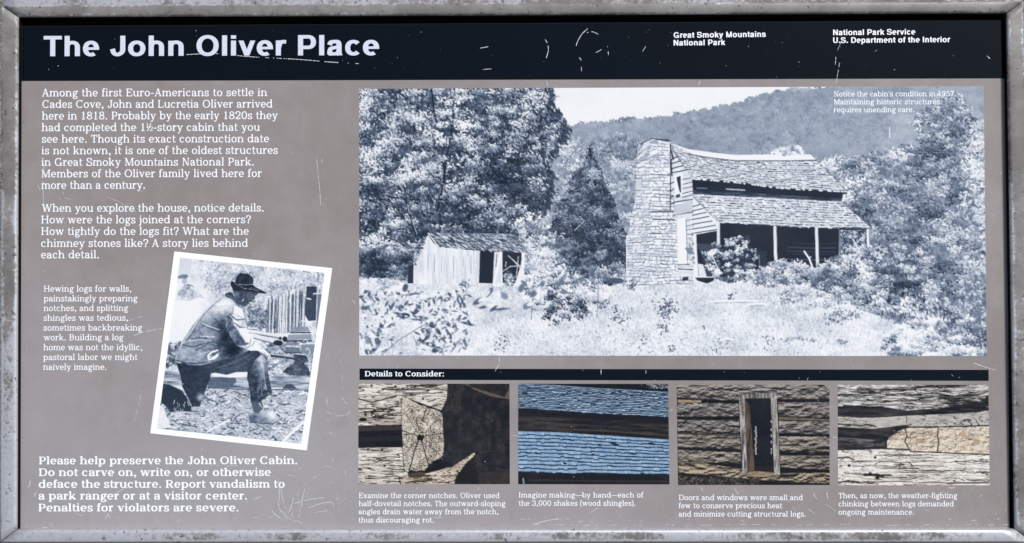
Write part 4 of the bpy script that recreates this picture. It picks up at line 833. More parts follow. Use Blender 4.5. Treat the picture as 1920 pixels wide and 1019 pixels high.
def paint_notch():
    Z = lambda p: [(660+x/3.007, 680+y/3.007) for x, y in p]
    c = Canvas(668, 715, 960, 914, 3, 31, rgb(45, 42, 44)); rs = c.rs
    dark = ramp(np.clip(c.noise(14, 9)*.8+.05*c.noise(3), 0, 1), [(20, 19, 24), (34, 33, 38), (62, 54, 48)])
    c.a[:] = dark
    c.blend(c.mask(Z([(560, 100), (680, 140), (860, 195), (900, 120), (900, 210), (780, 190), (680, 150), (640, 100)]))*.8, rgb(112, 98, 84)); c.blend(c.mask(Z([(650, 120), (900, 120), (900, 160), (760, 165)]))*.5, rgb(40, 36, 34))
    for _ in range(90):
        x, y = 560+rs.rand()*330, 240+rs.rand()*430
        c.line(Z([(x, y), (x+rs.randn()*26, y+10*rs.randn())]), .8+rs.rand(), rgb(86, 78, 70), .35*rs.rand()+.1)
    c.blend(c.mask(Z([(520, 130), (640, 120), (600, 300), (520, 250)]))*.5, grain(c, 20, 2.5, [(30, 28, 30), (96, 82, 70)], 0, 2)); c.fill(Z([(700, 630), (890, 600), (890, 690), (700, 690)]), rgb(70, 60, 50), .45)
    wood = [(60, 52, 46), (150, 140, 126), (196, 187, 172), (222, 214, 200), (240, 235, 224)]
    g = furrow(c, 6.6, [(34, 29, 27), (96, 88, 80), (160, 151, 140), (212, 205, 194), (242, 238, 230)], .06, 8)
    top = Z([(30, 110), (540, 110), (535, 200), (505, 270), (420, 240), (300, 195), (275, 205), (280, 350), (30, 360)])
    m = c.mask(top); c.blend(m, g)
    m2 = c.mask(Z([(30, 480), (285, 478), (290, 590), (330, 640), (300, 690), (30, 690)])); c.blend(m2, g)
    m3 = c.mask(Z([(285, 640), (420, 612), (560, 590), (690, 508), (694, 520), (640, 570), (590, 640), (575, 690), (270, 690)])); c.blend(m3, furrow(c, 6, [(52, 44, 38), (130, 116, 100), (190, 176, 156), (230, 220, 204)], .35, 6))
    c.fill(Z([(30, 356), (284, 350), (286, 476), (30, 480)]), rgb(24, 23, 27)); c.fill(Z([(30, 362), (200, 352), (280, 362), (280, 380), (30, 390)]), rgb(70, 62, 56), .7); c.fill(Z([(40, 420), (280, 410), (280, 440), (40, 446)]), rgb(44, 42, 46), .6)
    def crk(poly_box, n, L, sl): cracks(c, n, poly_box, L, sl, rgb(40, 34, 30), 1.1)
    b = Z([(40, 120), (500, 200)]); crk((b[0][0], b[0][1], b[1][0]-20, b[1][1]), 20, 60, -.02)
    b = Z([(40, 200), (270, 345)]); crk((b[0][0], b[0][1], b[1][0]-25, b[1][1]), 16, 44, -.08)
    b = Z([(40, 485), (280, 680)]); crk((b[0][0], b[0][1], b[1][0]-20, b[1][1]), 18, 50, .02)
    b = Z([(300, 640), (540, 685)]); crk((b[0][0], b[0][1], b[1][0]-10, b[1][1]), 16, 40, -.08)
    for ln in ([(40, 205), (110, 225), (250, 190)], [(130, 270), (260, 245)], [(110, 300), (130, 265)], [(40, 262), (120, 262), (130, 268)]): c.line(Z(ln), 2.2, rgb(34, 29, 27), .9)
    for x, y in ((175, 150), (245, 135), (430, 158), (205, 278), (225, 268), (185, 580), (90, 490), (170, 492), (110, 132), (355, 136), (400, 205), (75, 290)): c.dab(660+x/3.007, 680+y/3.007, 2.2, 2, 0, rgb(20, 17, 16))
    c.dab(660+62/3.007, 680+322/3.007, 7, 4, 0, rgb(30, 28, 30))
    Nq = lambda p: [(670+x/4.111, 715+y/4.111) for x, y in p]
    end = Nq([(338, 180), (345, 128), (370, 118), (398, 136), (420, 150), (455, 165), (480, 184), (520, 190), (560, 208), (610, 222), (655, 246), (660, 320), (662, 390), (669, 450), (668, 510), (660, 575), (630, 598), (600, 612), (575, 632), (550, 640), (540, 668), (520, 690), (480, 688), (450, 696), (418, 682), (405, 690), (390, 702), (362, 690), (356, 600), (350, 480), (342, 330)])
    m = c.mask(end)
    (cx, cy), = Nq([(485, 435)])
    dx, dy = c.X-cx, c.Y-cy
    r = np.hypot(dx*1.06, dy*.88)+(c.noise(14)-.5)*6+(c.noise(4)-.5)*1.6
    ring = r/3.7+(c.noise(24)-.5)*1.2; fr = ring-np.floor(ring)
    an = np.arctan2(dy, dx); sec = an*np.clip(np.floor(ring), 1, 30)*1.6+(c.noise(6)-.5)*5+np.floor(ring)*2.4; fs = sec/2.2-np.floor(sec/2.2)
    t = .76+(c.noise(2, 2, 2)-.5)*.34+(c.noise(14)-.5)*.24-np.clip((fr-.62)/.14, 0, 1)*.58*np.clip(c.noise(7)*2.4-.35, 0, 1)-np.clip((fs-.76)/.10, 0, 1)*.52*np.clip(c.noise(6)*2.4-.45, 0, 1)
    t = t-.12*((c.X-cx)/28).clip(0, 1)*(c.Y > cy)-.10*np.exp(-r/7)
    c.blend(m, ramp(np.clip(t, 0, 1), [(36, 31, 28), (104, 94, 84), (164, 153, 138), (210, 201, 186), (236, 230, 218)]))
    for ln, w in (([(485, 435), (430, 405), (362, 412)], 1.8), ([(490, 430), (580, 412), (667, 402)], 1.3), ([(470, 460), (440, 540), (425, 600), (400, 690)], 2.2), ([(495, 460), (520, 540), (535, 600), (548, 640)], 1.8), ([(545, 195), (520, 250), (505, 300)], 1.8), ([(560, 215), (540, 260)], 1.2), ([(480, 380), (462, 330), (455, 280)], 1.0), ([(520, 400), (580, 330), (640, 290)], .9), ([(500, 470), (580, 520), (640, 570)], .9), ([(370, 560), (440, 470)], .9), ([(372, 250), (420, 330), (465, 400)], .8), ([(345, 380), (400, 400)], 1.4)): c.line(Nq(ln), w, rgb(22, 18, 17), .85)
    for p, q in zip(end, end[1:]+end[:1]): c.line([p, q], .9, rgb(48, 40, 35), .55)
    c.put(Nq([(458, 428), (475, 410), (490, 418), (508, 412), (518, 432), (508, 446), (500, 462), (480, 456), (466, 458)]), rgb(16, 14, 15))
    c.fill(Z([(388, 618), (440, 592), (500, 560), (560, 560), (520, 600), (420, 625)]), rgb(22, 20, 22), .95); c.fill(Z([(312, 622), (420, 614), (410, 640), (360, 655), (320, 645)]), rgb(60, 48, 40), .8)
    c.fill(Z([(590, 640), (640, 575), (690, 530), (700, 600), (720, 690), (575, 690)]), rgb(26, 24, 26)); c.line(Z([(268, 655), (275, 690)]), 1.6, rgb(40, 34, 30))
    c.a = np.clip(unsharp(c.a, .25)+rs.randn(c.h, c.w, 1)*.03, 0, 1); return c

def paint_shingles():
    Z = lambda p: [(660+x/3.007, 680+y/3.007) for x, y in p]
    c = Canvas(968, 715, 1260, 914, 3, 41, rgb(26, 26, 31)); rs = c.rs
    c.a[:] = ramp(np.clip(c.noise(6, 30)*.9, 0, 1), [(16, 17, 22), (30, 30, 35), (58, 52, 48)])
    P = lambda top, bot, s, t: polyat(top, min(max(s, 0), 1))*(1-t)+polyat(bot, min(max(s, 0), 1))*t
    def roof(top, bot, rows, cell, cols, grow, jj, edge):
        poly = Z(top)+Z(bot)[::-1]; c.fill(poly, cols[1]); top, bot = Z(top), Z(bot)
        ts = np.linspace(0, 1, rows+1)**grow
        for r in range(rows-1, -1, -1):
            t0, t1 = ts[r], ts[r+1]; s = -rs.rand()*.03; L = 282.
            while s < 1:
                ds = cell*(.55+.9*rs.rand())/L; k = .25+.5*rs.rand(); col = cols[0]*(1-k)+cols[2]*k
                j = rs.randn()*jj*(t1-t0); sk = .006
                c.put([P(top, bot, s, t0), P(top, bot, s+ds, t0), P(top, bot, s+ds+sk, t1+j), P(top, bot, s+sk, t1+j)], col)
                c.line([P(top, bot, s+sk, t1+j), P(top, bot, s+ds+sk, t1+j)], edge*(.8+.5*rs.rand()), rgb(20, 28, 42), .95)
                if rs.rand() < .75: c.line([P(top, bot, s+ds, t0), P(top, bot, s+ds+sk, t1+j)], .7, rgb(50, 74, 106), .7)
                if rs.rand() < .03: c.line([P(top, bot, s, t1), P(top, bot, s+ds*.9, t1)], 2.6, rgb(18, 22, 32), .95)
                s += ds
    c.fill(Z([(930, 110), (1130, 110), (1790, 128), (1790, 160), (1400, 140)]), rgb(20, 21, 26)); 
    for _ in range(120): c.dab(660+(1660+rs.rand()*125)/3.007, 680+(112+rs.rand()*34)/3.007, 1+1.5*rs.rand(), .8, rs.rand()*3, rgb(200, 208, 216)*rs.choice([1, .6, .3]), .8)
    roof([(930, 122), (1130, 128), (1400, 146), (1795, 168)], [(930, 258), (1150, 270), (1400, 288), (1795, 308)], 15, 7.5, [rgb(118, 152, 186), rgb(138, 172, 204), rgb(194, 214, 232)], 1.12, .14, 1.5)
    b = c.mask(Z([(930, 262), (1150, 272), (1400, 290), (1795, 312), (1795, 432), (1400, 408), (1150, 392), (930, 384)])); c.blend(b, ramp(np.clip(c.noise(5, 40)*.9+.0, 0, 1), [(20, 20, 25), (40, 37, 38), (74, 66, 58)])); c.fill(Z([(940, 264), (1795, 312), (1795, 340), (940, 300)]), rgb(20, 20, 25), .8)
    c.line(Z([(1100, 372), (1400, 384), (1795, 412)]), 3, rgb(84, 76, 68), .6); c.line(Z([(940, 330), (1400, 360), (1795, 380)]), 2, rgb(96, 88, 80), .35)
    roof([(930, 388), (1150, 394), (1400, 410), (1795, 436)], [(930, 616), (1150, 622), (1400, 626), (1795, 630)], 11, 9.5, [rgb(114, 152, 190), rgb(134, 170, 204), rgb(178, 204, 228)], 1.06, .10, 1.9)
    for x, y, w in ((1480, 460, 14), (1690, 458, 12), (1395, 465, 7), (1040, 512, 7), (1580, 514, 12), (1200, 568, 6), (1360, 520, 6)): c.dab(660+x/3.007, 680+y/3.007, w*.6, 1.8, .2, rgb(18, 24, 36))
    c.fill(Z([(930, 622), (1400, 634), (1795, 634), (1795, 695), (930, 695)]), rgb(24, 23, 26)); c.line(Z([(1000, 664), (1780, 672)]), 4, rgb(64, 56, 50), .6); c.line(Z([(965, 655), (970, 690)]), 3, rgb(150, 160, 172), .9)
    c.a = np.clip(unsharp(c.a, .25)+rs.randn(c.h, c.w, 1)*.025, 0, 1); return c

def paint_doorway():
    Z = lambda p: [(1260+x/2.909, 680+y/2.909) for x, y in p]
    c = Canvas(1264, 716, 1560, 916, 3, 51, rgb(90, 84, 76)); rs = c.rs
    c.a[:] = rgb(22, 20, 21)
    cols = [(22, 21, 24), (74, 71, 70), (122, 117, 112), (172, 165, 156)]
    warm = [(32, 28, 25), (94, 84, 71), (138, 125, 106), (186, 172, 148)]
    def log(p, cc, con=1.0, cy=3.2, cx=12):
        p = Z(p); ya, yb = min(q[1] for q in p), max(q[1] for q in p); m = c.mask(p)
        n = fbm(c.h, c.w, 6.5, 17, c.rs, 4, .55); n2 = fbm(c.h, c.w, 2.4, 16, c.rs, 2)
        t = .50+(np.roll(n, 2, 0)-n)*1.9*con+(np.roll(n, 2, 1)-n)*.8+(n2-.5)*.22+.20-.36*np.clip((c.Y-ya)/(yb-ya), 0, 1)**1.5-.25*np.clip((c.Y-yb+4)/4, 0, 1)
        c.blend(m, ramp(np.clip(t, 0, 1), cc))
    log([(20, 118), (862, 120), (862, 198), (570, 200), (360, 210), (20, 192)], cols)
    log([(25, 220), (362, 222), (366, 292), (28, 296)], cols); log([(578, 216), (862, 216), (862, 304), (580, 290)], cols)
    log([(25, 312), (366, 318), (370, 385), (30, 380)], cols); log([(582, 318), (862, 322), (862, 392), (582, 388)], cols)
    mixc = [(24, 22, 22), (82, 77, 71), (126, 118, 108), (176, 167, 153)]
    log([(30, 392), (370, 402), (374, 472), (30, 464)], mixc); log([(582, 404), (862, 404), (862, 488), (588, 490)], mixc)
    log([(32, 476), (374, 490), (376, 555), (34, 536)], mixc); log([(588, 508), (862, 508), (862, 585), (590, 572)], mixc)
    log([(32, 548), (210, 556), (380, 580), (560, 605), (862, 600), (862, 662), (600, 650), (380, 632), (34, 600)], warm, 1.3, 5, 24)
    c.fill(Z([(30, 202), (165, 206), (155, 218), (30, 218)]), rgb(186, 166, 138), .85); c.fill(Z([(580, 296), (740, 304), (860, 310), (860, 318), (580, 312)]), rgb(140, 122, 100), .75); c.fill(Z([(32, 538), (210, 546), (205, 554), (32, 546)]), rgb(160, 142, 116), .7); c.fill(Z([(25, 118), (240, 118), (240, 124), (25, 124)]), rgb(170, 150, 116), .7)
    c.line(Z([(30, 303), (366, 312)]), 1.6, rgb(150, 128, 96), .6); c.line(Z([(30, 386), (370, 396)]), 1.6, rgb(150, 128, 96), .6)
    for ln in ([(165, 210), (360, 216)], [(30, 470), (374, 486)], [(200, 548), (378, 562)], [(590, 575), (860, 598)], [(585, 396), (860, 398)], [(30, 302), (360, 308)], [(588, 496), (860, 500)], [(572, 206), (860, 206)]): c.line(Z(ln), 3.2, rgb(12, 11, 13), .95)
    for _ in range(240):
        x, y = 30+rs.rand()*830, 125+rs.rand()*420
        if 360 < x < 590: continue
        c.line(Z([(x, y), (x+10+22*rs.rand(), y+rs.randn()*9)]), .8+.9*rs.rand(), rs.choice([0, 1])*rgb(150, 146, 140)+rgb(14, 14, 16), .45)
    c.fill(Z([(34, 602), (380, 634), (600, 652), (862, 664), (862, 680), (34, 680)]), rgb(24, 22, 20))
    for _ in range(420):
        x = 34+rs.rand()*440; y = 625+rs.rand()*50+max(0, (x-34))*.04
        if y > 676: continue
        c.line(Z([(x, y), (x+rs.randn()*8, y-4-8*rs.rand())]), .8, rgb(110, 104, 88)*rs.choice([1, .7, 1.4]), .7)
    # doorway
    D = lambda p: [(1265+x/4.01, 715+y/4.01) for x, y in p]
    wd = ramp(np.clip(.55+(c.noise(26, 2.2, 3)-.5)*.9+(c.noise(3)-.5)*.2, 0, 1), [(62, 58, 56), (122, 116, 112), (164, 160, 158), (200, 194, 186)])
    c.blend(c.mask(D([(478, 108), (560, 95), (755, 86), (762, 128), (600, 132), (486, 142)])), wd*.86)
    c.blend(c.mask(D([(482, 128), (526, 130), (546, 688), (508, 690)])), wd); c.blend(c.mask(D([(720, 128), (764, 112), (789, 706), (748, 706)])), wd)
    c.blend(c.mask(D([(526, 132), (578, 150), (600, 666), (546, 688)])), wd*rgb(168, 148, 128)*.85)
    c.fill(D([(528, 130), (722, 130), (742, 668), (600, 668), (582, 420), (562, 180)]), rgb(15, 17, 24)); c.fill(D([(600, 640), (742, 640), (744, 668), (600, 668)]), rgb(48, 38, 32), .7)
    c.line(D([(764, 112), (789, 706)]), 1.2, rgb(205, 200, 192), .8); c.line(D([(528, 140), (547, 686)]), .9, rgb(52, 46, 44), .8); c.line(D([(490, 144), (600, 134), (722, 130)]), 1.2, rgb(30, 28, 30), .8)
    c.fill(D([(545, 690), (600, 676), (745, 684), (745, 706), (600, 722), (540, 712)]), rgb(150, 132, 108), .7); c.line(D([(540, 716), (640, 724), (745, 712)]), 1.2, rgb(50, 42, 36), .8)
    for y in range(350, 505, 13): c.line(Z([(456+rs.randn()*2, y), (457+rs.randn()*2, y+7)]), 2.2, rgb(215, 212, 205), .95)
    for y in (318, 362, 395, 430, 470, 488): c.line(Z([(541, y), (542, y+10)]), 1.7, rgb(220, 218, 212), .9)
    c.a = np.clip(unsharp(c.a, .25)+rs.randn(c.h, c.w, 1)*.03, 0, 1); return c

def paint_chinking():
    Z = lambda p: [(1260+x/2.909, 680+y/2.909) for x, y in p]
    c = Canvas(1566, 716, 1860, 916, 3, 61, rgb(140, 134, 126)); rs = c.rs
    cool = [(34, 32, 34), (92, 89, 88), (150, 146, 142), (200, 196, 190), (228, 225, 220)]
    pale = [(66, 58, 52), (160, 152, 142), (212, 206, 196), (238, 233, 224), (246, 243, 238)]
    g1 = grain(c, 3.6, 40, cool, .05, 6, 1.6); g2 = furrow(c, 5.2, [(58, 50, 45), (140, 131, 122), (196, 189, 180), (230, 225, 216), (246, 243, 238)], -.02, 8, .32)
    c.a[:] = g1
    dark = ramp(c.noise(4, 30), [(14, 14, 18), (34, 32, 34), (66, 60, 56)])
    c.blend(c.mask(Z([(900, 240), (1060, 232), (1140, 240), (1280, 262), (1450, 250), (1600, 226), (1735, 212), (1735, 262), (1560, 278), (1300, 290), (1100, 300), (900, 296)])), dark)
    m = c.mask(Z([(900, 300), (1100, 302), (1300, 292), (1735, 268), (1735, 340), (1400, 352), (1250, 346), (1100, 360), (900, 352)])); c.blend(m, g2*.82)
    c.line(Z([(905, 336), (1040, 344), (1070, 338), (1110, 350)]), 2.4, rgb(30, 27, 26), .9); c.line(Z([(1278, 292), (1280, 325)]), 1.6, rgb(60, 54, 48), .8)
    c.blend(c.mask(Z([(900, 352), (1100, 362), (1230, 346), (1300, 350), (1735, 342), (1735, 356), (1250, 372), (1190, 400), (1170, 470), (1000, 478), (900, 474)])), dark)
    c.blend(c.mask(Z([(905, 410), (1000, 412), (1160, 430), (1165, 455), (1060, 460), (905, 445)]))*.7, g1*.62); c.line(Z([(905, 452), (1000, 440), (1160, 452)]), 2, rgb(80, 72, 64), .8)
    bot = Z([(900, 480), (1170, 474), (1300, 486), (1440, 490), (1560, 494), (1735, 500), (1735, 680), (900, 680)]); c.blend(c.mask(bot), g2)
    ck = Z([(1172, 474), (1172, 430), (1190, 400), (1225, 378), (1270, 360), (1330, 350), (1440, 352), (1455, 345), (1600, 350), (1735, 342), (1735, 500), (1560, 494), (1440, 490), (1320, 488), (1290, 474), (1230, 470)])
    m = c.mask(ck); n1 = c.noise(9, 12, 5, .62); sh = (np.roll(n1, 1, 0)-n1)*3.2+(np.roll(n1, 1, 1)-n1)*2
    c.blend(m, ramp(np.clip(.68+sh*.9+(c.noise(2, 2, 2)-.5)*.22+(c.noise(30)-.5)*.3, 0, 1), [(96, 82, 70), (172, 155, 134), (212, 199, 179), (240, 231, 216)]))
    for ln in ([(1452, 352), (1448, 400), (1455, 440), (1446, 488)], [(1270, 362), (1282, 400), (1270, 430), (1300, 486), (1440, 490), (1560, 496), (1730, 502)], [(1172, 470), (1230, 472), (1290, 474)], [(1190, 402), (1230, 380)]): c.line(Z(ln), 2.2, rgb(46, 36, 30), .92)
    c.line(Z([(1250, 352), (1400, 354), (1735, 344)]), 2.6, rgb(40, 34, 30), .8)
    for _ in range(46):
        x, y = 1200+rs.rand()*520, 365+rs.rand()*115; c.dab(1260+x/2.909, 680+y/2.909, 1+3.4*rs.rand(), .8+.8*rs.rand(), rs.randn()*.6, rs.choice([0, 1])*rgb(100, 90, 80)+rgb(120, 98, 74), .6)
    for _ in range(3): c.dab(1260+(1300+rs.rand()*400)/2.909, 680+(390+rs.rand()*40)/2.909, 7, 4, .2, rgb(176, 150, 116), .7, 2)
    b = Z([(905, 128), (1600, 230)]); cracks(c, 46, (b[0][0], b[0][1], b[1][0], b[1][1]), 60, .04, rgb(40, 38, 38), 1.0); cracks(c, 34, (b[0][0], b[0][1], b[1][0], b[1][1]), 50, .04, rgb(225, 222, 216), .8, .6)
    b = Z([(905, 498), (1640, 670)]); cracks(c, 60, (b[0][0], b[0][1], b[1][0], b[1][1]), 70, .02, rgb(60, 52, 46), .9); cracks(c, 30, (b[0][0], b[0][1], b[1][0], b[1][1]), 40, .02, rgb(250, 248, 244), .9, .6)
    for ln, w in (([(905, 520), (960, 516), (990, 530)], 2.6), ([(1050, 612), (1120, 612), (1150, 622)], 5), ([(905, 655), (960, 645), (1020, 652)], 3), ([(1660, 598), (1730, 600)], 2.4), ([(1500, 658), (1725, 655)], 2.6), ([(1480, 592), (1600, 586)], 1.6)): c.line(Z(ln), w, rgb(36, 30, 28), .8)
    for x, y, r in ((1107, 518, 2.6), (965, 562, 3), (1080, 605, 3), (1120, 628, 4)): c.dab(1260+x/2.909, 680+y/2.909, r, r*.8, 0, rgb(28, 24, 24))
    c.a = np.clip(unsharp(c.a, .25)+rs.randn(c.h, c.w, 1)*.03, 0, 1); return c
# ----------------------------------------------------------------- helpers
PIX, CX, CY = 1920*FOCAL, 960., 509.5
RM = np.array([list(r) for r in CAM_R]); CP = np.array(CAM_AT)
def pixel_to_plane(x, y, w=0.0):
    """image pixel (x right, y down), cast back through the camera, to metres (u, v) on the plane that lies w above the panel face"""
    x = np.asarray(x, float); y = np.asarray(y, float)
    d = np.stack([(x-CX)/PIX, -(y-CY)/PIX, -np.ones_like(x)], -1) @ RM.T
    t = (w-CP[2])/d[..., 2]
    return CP[0]+t*d[..., 0], CP[1]+t*d[..., 1]

WM = np.array(TO_WORLD)
def world_pts(p):
    p = np.asarray(p, float)
    return p @ WM[:3, :3].T+WM[:3, 3]

def obj(name, verts, faces, mat, parent=None, smooth=False, local=True):
    me = bpy.data.meshes.new(name)
    v = world_pts(verts) if local else np.asarray(verts, float)
    me.from_pydata(v.tolist(), [], [tuple(int(i) for i in f) for f in faces])
    me.materials.append(mat)
    if smooth: me.polygons.foreach_set('use_smooth', [True]*len(me.polygons))
    me.update()
    o = bpy.data.objects.new(name, me); COL.objects.link(o)
    if parent is not None: o.parent = parent
    return o

def slab(p4, w0, w1):
    """four (u, v) corners between heights w0 and w1"""
    vs = [(u, v, w0) for u, v in p4]+[(u, v, w1) for u, v in p4]
    return vs, [(3, 2, 1, 0), (4, 5, 6, 7), (0, 1, 5, 4), (1, 2, 6, 5), (2, 3, 7, 6), (3, 0, 4, 7)]

def box(x0, y0, z0, x1, y1, z1):
    vs = [(x0, y0, z0), (x1, y0, z0), (x1, y1, z0), (x0, y1, z0), (x0, y0, z1), (x1, y0, z1), (x1, y1, z1), (x0, y1, z1)]
    return vs, [(3, 2, 1, 0), (4, 5, 6, 7), (0, 1, 5, 4), (1, 2, 6, 5), (2, 3, 7, 6), (3, 0, 4, 7)]

class Mat:
    def __init__(m, name):
        m.m = bpy.data.materials.new(name); m.m.use_nodes = True; m.t = m.m.node_tree
        m.b = m.t.nodes['Principled BSDF']
    def n(m, typ, **kw):
        x = m.t.nodes.new(typ)
        for k, v in kw.items():
            if k in x.inputs: x.inputs[k].default_value = v
            else: setattr(x, k, v)
        return x
    def link(m, a, b): m.t.links.new(a, b)
    def set(m, **kw):
        for k, v in kw.items(): m.b.inputs[k.replace('_', ' ')].default_value = v
        return m
    def noise(m, scale, detail=5, rough=.6, vec=None):
        x = m.n('ShaderNodeTexNoise'); x.inputs['Scale'].default_value = scale; x.inputs['Detail'].default_value = detail; x.inputs['Roughness'].default_value = rough
        m.link(vec or m.coord(), x.inputs['Vector']); return x.outputs['Fac']
    def coord(m):
        if not hasattr(m, 'tc'): m.tc = m.n('ShaderNodeTexCoord').outputs['Object']
        return m.tc
    def ramp(m, fac, stops):
        r = m.n('ShaderNodeValToRGB'); e = r.color_ramp.elements
        while len(e) < len(stops): e.new(.5)
        for k, (p, c) in zip(e, stops):
            k.position = p; k.color = tuple(c)+(1,) if len(c) == 3 else c
        m.link(fac, r.inputs['Fac']); return r.outputs['Color']
    def mix(m, fac, a, b, typ='MIX'):
        x = m.n('ShaderNodeMix', data_type='RGBA', blend_type=typ)
        for s, v in ((x.inputs['Factor'], fac), (x.inputs['A'], a), (x.inputs['B'], b)):
            if hasattr(v, 'links'): m.link(v, s)
            else: s.default_value = v if not isinstance(v, tuple) or len(v) == 4 else v+(1,)
        return x.outputs['Result']
    def math(m, op, a, b=0.0, clamp=False):
        x = m.n('ShaderNodeMath', operation=op, use_clamp=clamp)
        for s, v in ((x.inputs[0], a), (x.inputs[1], b)):
            if hasattr(v, 'links'): m.link(v, s)
            else: s.default_value = v
        return x.outputs[0]
    def bump(m, h, strength, dist):
        x = m.n('ShaderNodeBump'); x.inputs['Strength'].default_value = strength; x.inputs['Distance'].default_value = dist
        m.link(h, x.inputs['Height']); m.link(x.outputs[0], m.b.inputs['Normal'])

def lin(r, g, b, k=1.0):
    f = lambda c: (c/255./12.92 if c <= 10 else ((c/255.+.055)/1.055)**2.4)*k
    return (f(r), f(g), f(b))

INK = .80       # reflectance of the unprinted white of the panel
GLOSS = dict(Roughness=.34)

def plain(name, col, rough=.34, spot=None, spec=.5):
    m = Mat(name)
    n1 = m.noise(7, 6, .62); n2 = m.noise(900, 2, .5)
    c = m.mix(m.math('MULTIPLY', n1, .20), col, tuple(x*.80 for x in col))
    c = m.mix(m.math('MULTIPLY', n2, .16), c, tuple(min(1, x*1.35+.004) for x in col))
    m.link(c, m.b.inputs['Base Color'])
    m.link(m.math('ADD', m.math('MULTIPLY', n1, .12), rough-.06), m.b.inputs['Roughness'])
    m.set(Specular_IOR_Level=spec)
    return m.m

def panel_material():
    """taupe laminate with a film of dried water and dust, paler towards the lower left"""
    m = Mat('taupe_laminate')
    base = lin(137, 129, 127)
    cloud = m.noise(5.5, 8, .72); fine = m.noise(60, 5, .6); grainy = m.noise(1300, 2, .5)
    film = m.ramp(m.math('ADD', m.math('MULTIPLY', cloud, .8), m.math('MULTIPLY', fine, .2)), [(.42, (0, 0, 0)), (.66, (1, 1, 1))])
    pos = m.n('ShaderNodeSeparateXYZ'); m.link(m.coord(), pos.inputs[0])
    low = m.math('ADD', m.math('MULTIPLY', pos.outputs['Z'], -1.15), m.math('MULTIPLY', pos.outputs['X'], -.38))     # rises towards the lower left, where the base colour turns paler
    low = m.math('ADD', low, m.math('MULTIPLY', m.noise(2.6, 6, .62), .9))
    low_tone = m.ramp(m.math('ADD', low, .84), [(.30, (0, 0, 0)), (.62, (1, 1, 1))])
    c = m.mix(m.math('MULTIPLY', low_tone, .80), base, lin(158, 156, 160))
    c = m.mix(m.math('MULTIPLY', film, .50), c, lin(160, 157, 158))
    run = m.n('ShaderNodeMapping'); run.inputs['Scale'].default_value = (16, 16, 2.2); m.link(m.coord(), run.inputs['Vector'])
    runs = m.ramp(m.noise(2.2, 7, .7, run.outputs[0]), [(.50, (0, 0, 0)), (.70, (1, 1, 1))])          # dried water runs
    c = m.mix(m.math('MULTIPLY', runs, .22), c, lin(166, 162, 162))
    smut = m.ramp(m.noise(26, 7, .75), [(.56, (0, 0, 0)), (.74, (1, 1, 1))])
    c = m.mix(m.math('MULTIPLY', smut, .30), c, lin(112, 104, 102))
    c = m.mix(m.math('MULTIPLY', m.ramp(m.noise(3.1, 5, .6), [(.5, (0, 0, 0)), (.75, (1, 1, 1))]), .34), c, lin(116, 108, 106))
    c = m.mix(m.math('MULTIPLY', grainy, .24), c, lin(118, 111, 110))
    specks = m.ramp(m.noise(420, 1, .5), [(.20, (1, 1, 1)), (.235, (0, 0, 0))])
    c = m.mix(m.math('MULTIPLY', specks, .5), c, lin(96, 90, 90))
    m.link(c, m.b.inputs['Base Color'])
    m.link(m.math('ADD', m.math('MULTIPLY', cloud, .16), .26), m.b.inputs['Roughness'])
    m.bump(m.noise(240, 3, .5), .05, .0004)
    return m.m

def frame_material():
    """grey painted aluminium channel, paint rubbed through along its edges, pitted all over"""
    m = Mat('weathered_aluminium')
    uv = m.n('ShaderNodeUVMap'); uv.uv_map = 'profile'
    sep = m.n('ShaderNodeSeparateXYZ'); m.link(uv.outputs[0], sep.inputs[0])
    across = sep.outputs['Y']
    cloud = m.noise(9, 8, .74); fine = m.noise(210, 5, .7); pit = m.noise(190, 2, .6); gr = m.noise(700, 3, .65); blot = m.noise(45, 4, .6)
    paint = m.mix(m.ramp(cloud, [(.36, (0, 0, 0)), (.64, (1, 1, 1))]), lin(108, 104, 103), lin(156, 152, 151))
    paint = m.mix(m.math('MULTIPLY', m.ramp(blot, [(.40, (1, 1, 1)), (.55, (0, 0, 0))]), .35), paint, lin(86, 82, 81))
    paint = m.mix(m.math('MULTIPLY', gr, .55), paint, lin(92, 89, 88))
    bare = m.mix(fine, lin(170, 171, 176), lin(216, 219, 226))
    bare_bias = m.n('ShaderNodeAttribute'); bare_bias.attribute_name = 'bare_bias'
    d = m.math('ABSOLUTE', m.math('SUBTRACT', across, .5))                # 0 mid rail .. .5 at its edges
    edge = m.ramp(d, [(.20, (0, 0, 0)), (.44, (1, 1, 1))])
    wear = m.math('ADD', m.math('MULTIPLY', edge, .34), m.math('MULTIPLY', m.math('SUBTRACT', fine, .5), .8))
    wear = m.math('ADD', wear, m.math('MULTIPLY', m.math('SUBTRACT', cloud, .5), 1.5))
    wear = m.math('ADD', wear, bare_bias.outputs['Fac'])  # bias per rail: more bare metal on the lower rail and lower ends
    wearm = m.ramp(wear, [(.26, (0, 0, 0)), (.46, (1, 1, 1))])
    c = m.mix(m.math('MULTIPLY', wearm, .85), paint, bare)
    pits = m.ramp(pit, [(.29, (1, 1, 1)), (.36, (0, 0, 0))])
    c = m.mix(m.math('MULTIPLY', pits, .7), c, lin(50, 48, 49))
    m.link(c, m.b.inputs['Base Color'])
    m.link(m.math('MULTIPLY', wearm, .45), m.b.inputs['Metallic'])
    m.link(m.math('ADD', m.math('MULTIPLY', fine, .2), .36), m.b.inputs['Roughness'])
    h = m.math('ADD', m.math('MULTIPLY', wearm, -.3), m.math('ADD', m.math('MULTIPLY', pits, -.8), m.math('MULTIPLY', gr, .3)))
    m.bump(h, .35, .0006)
    return m.m

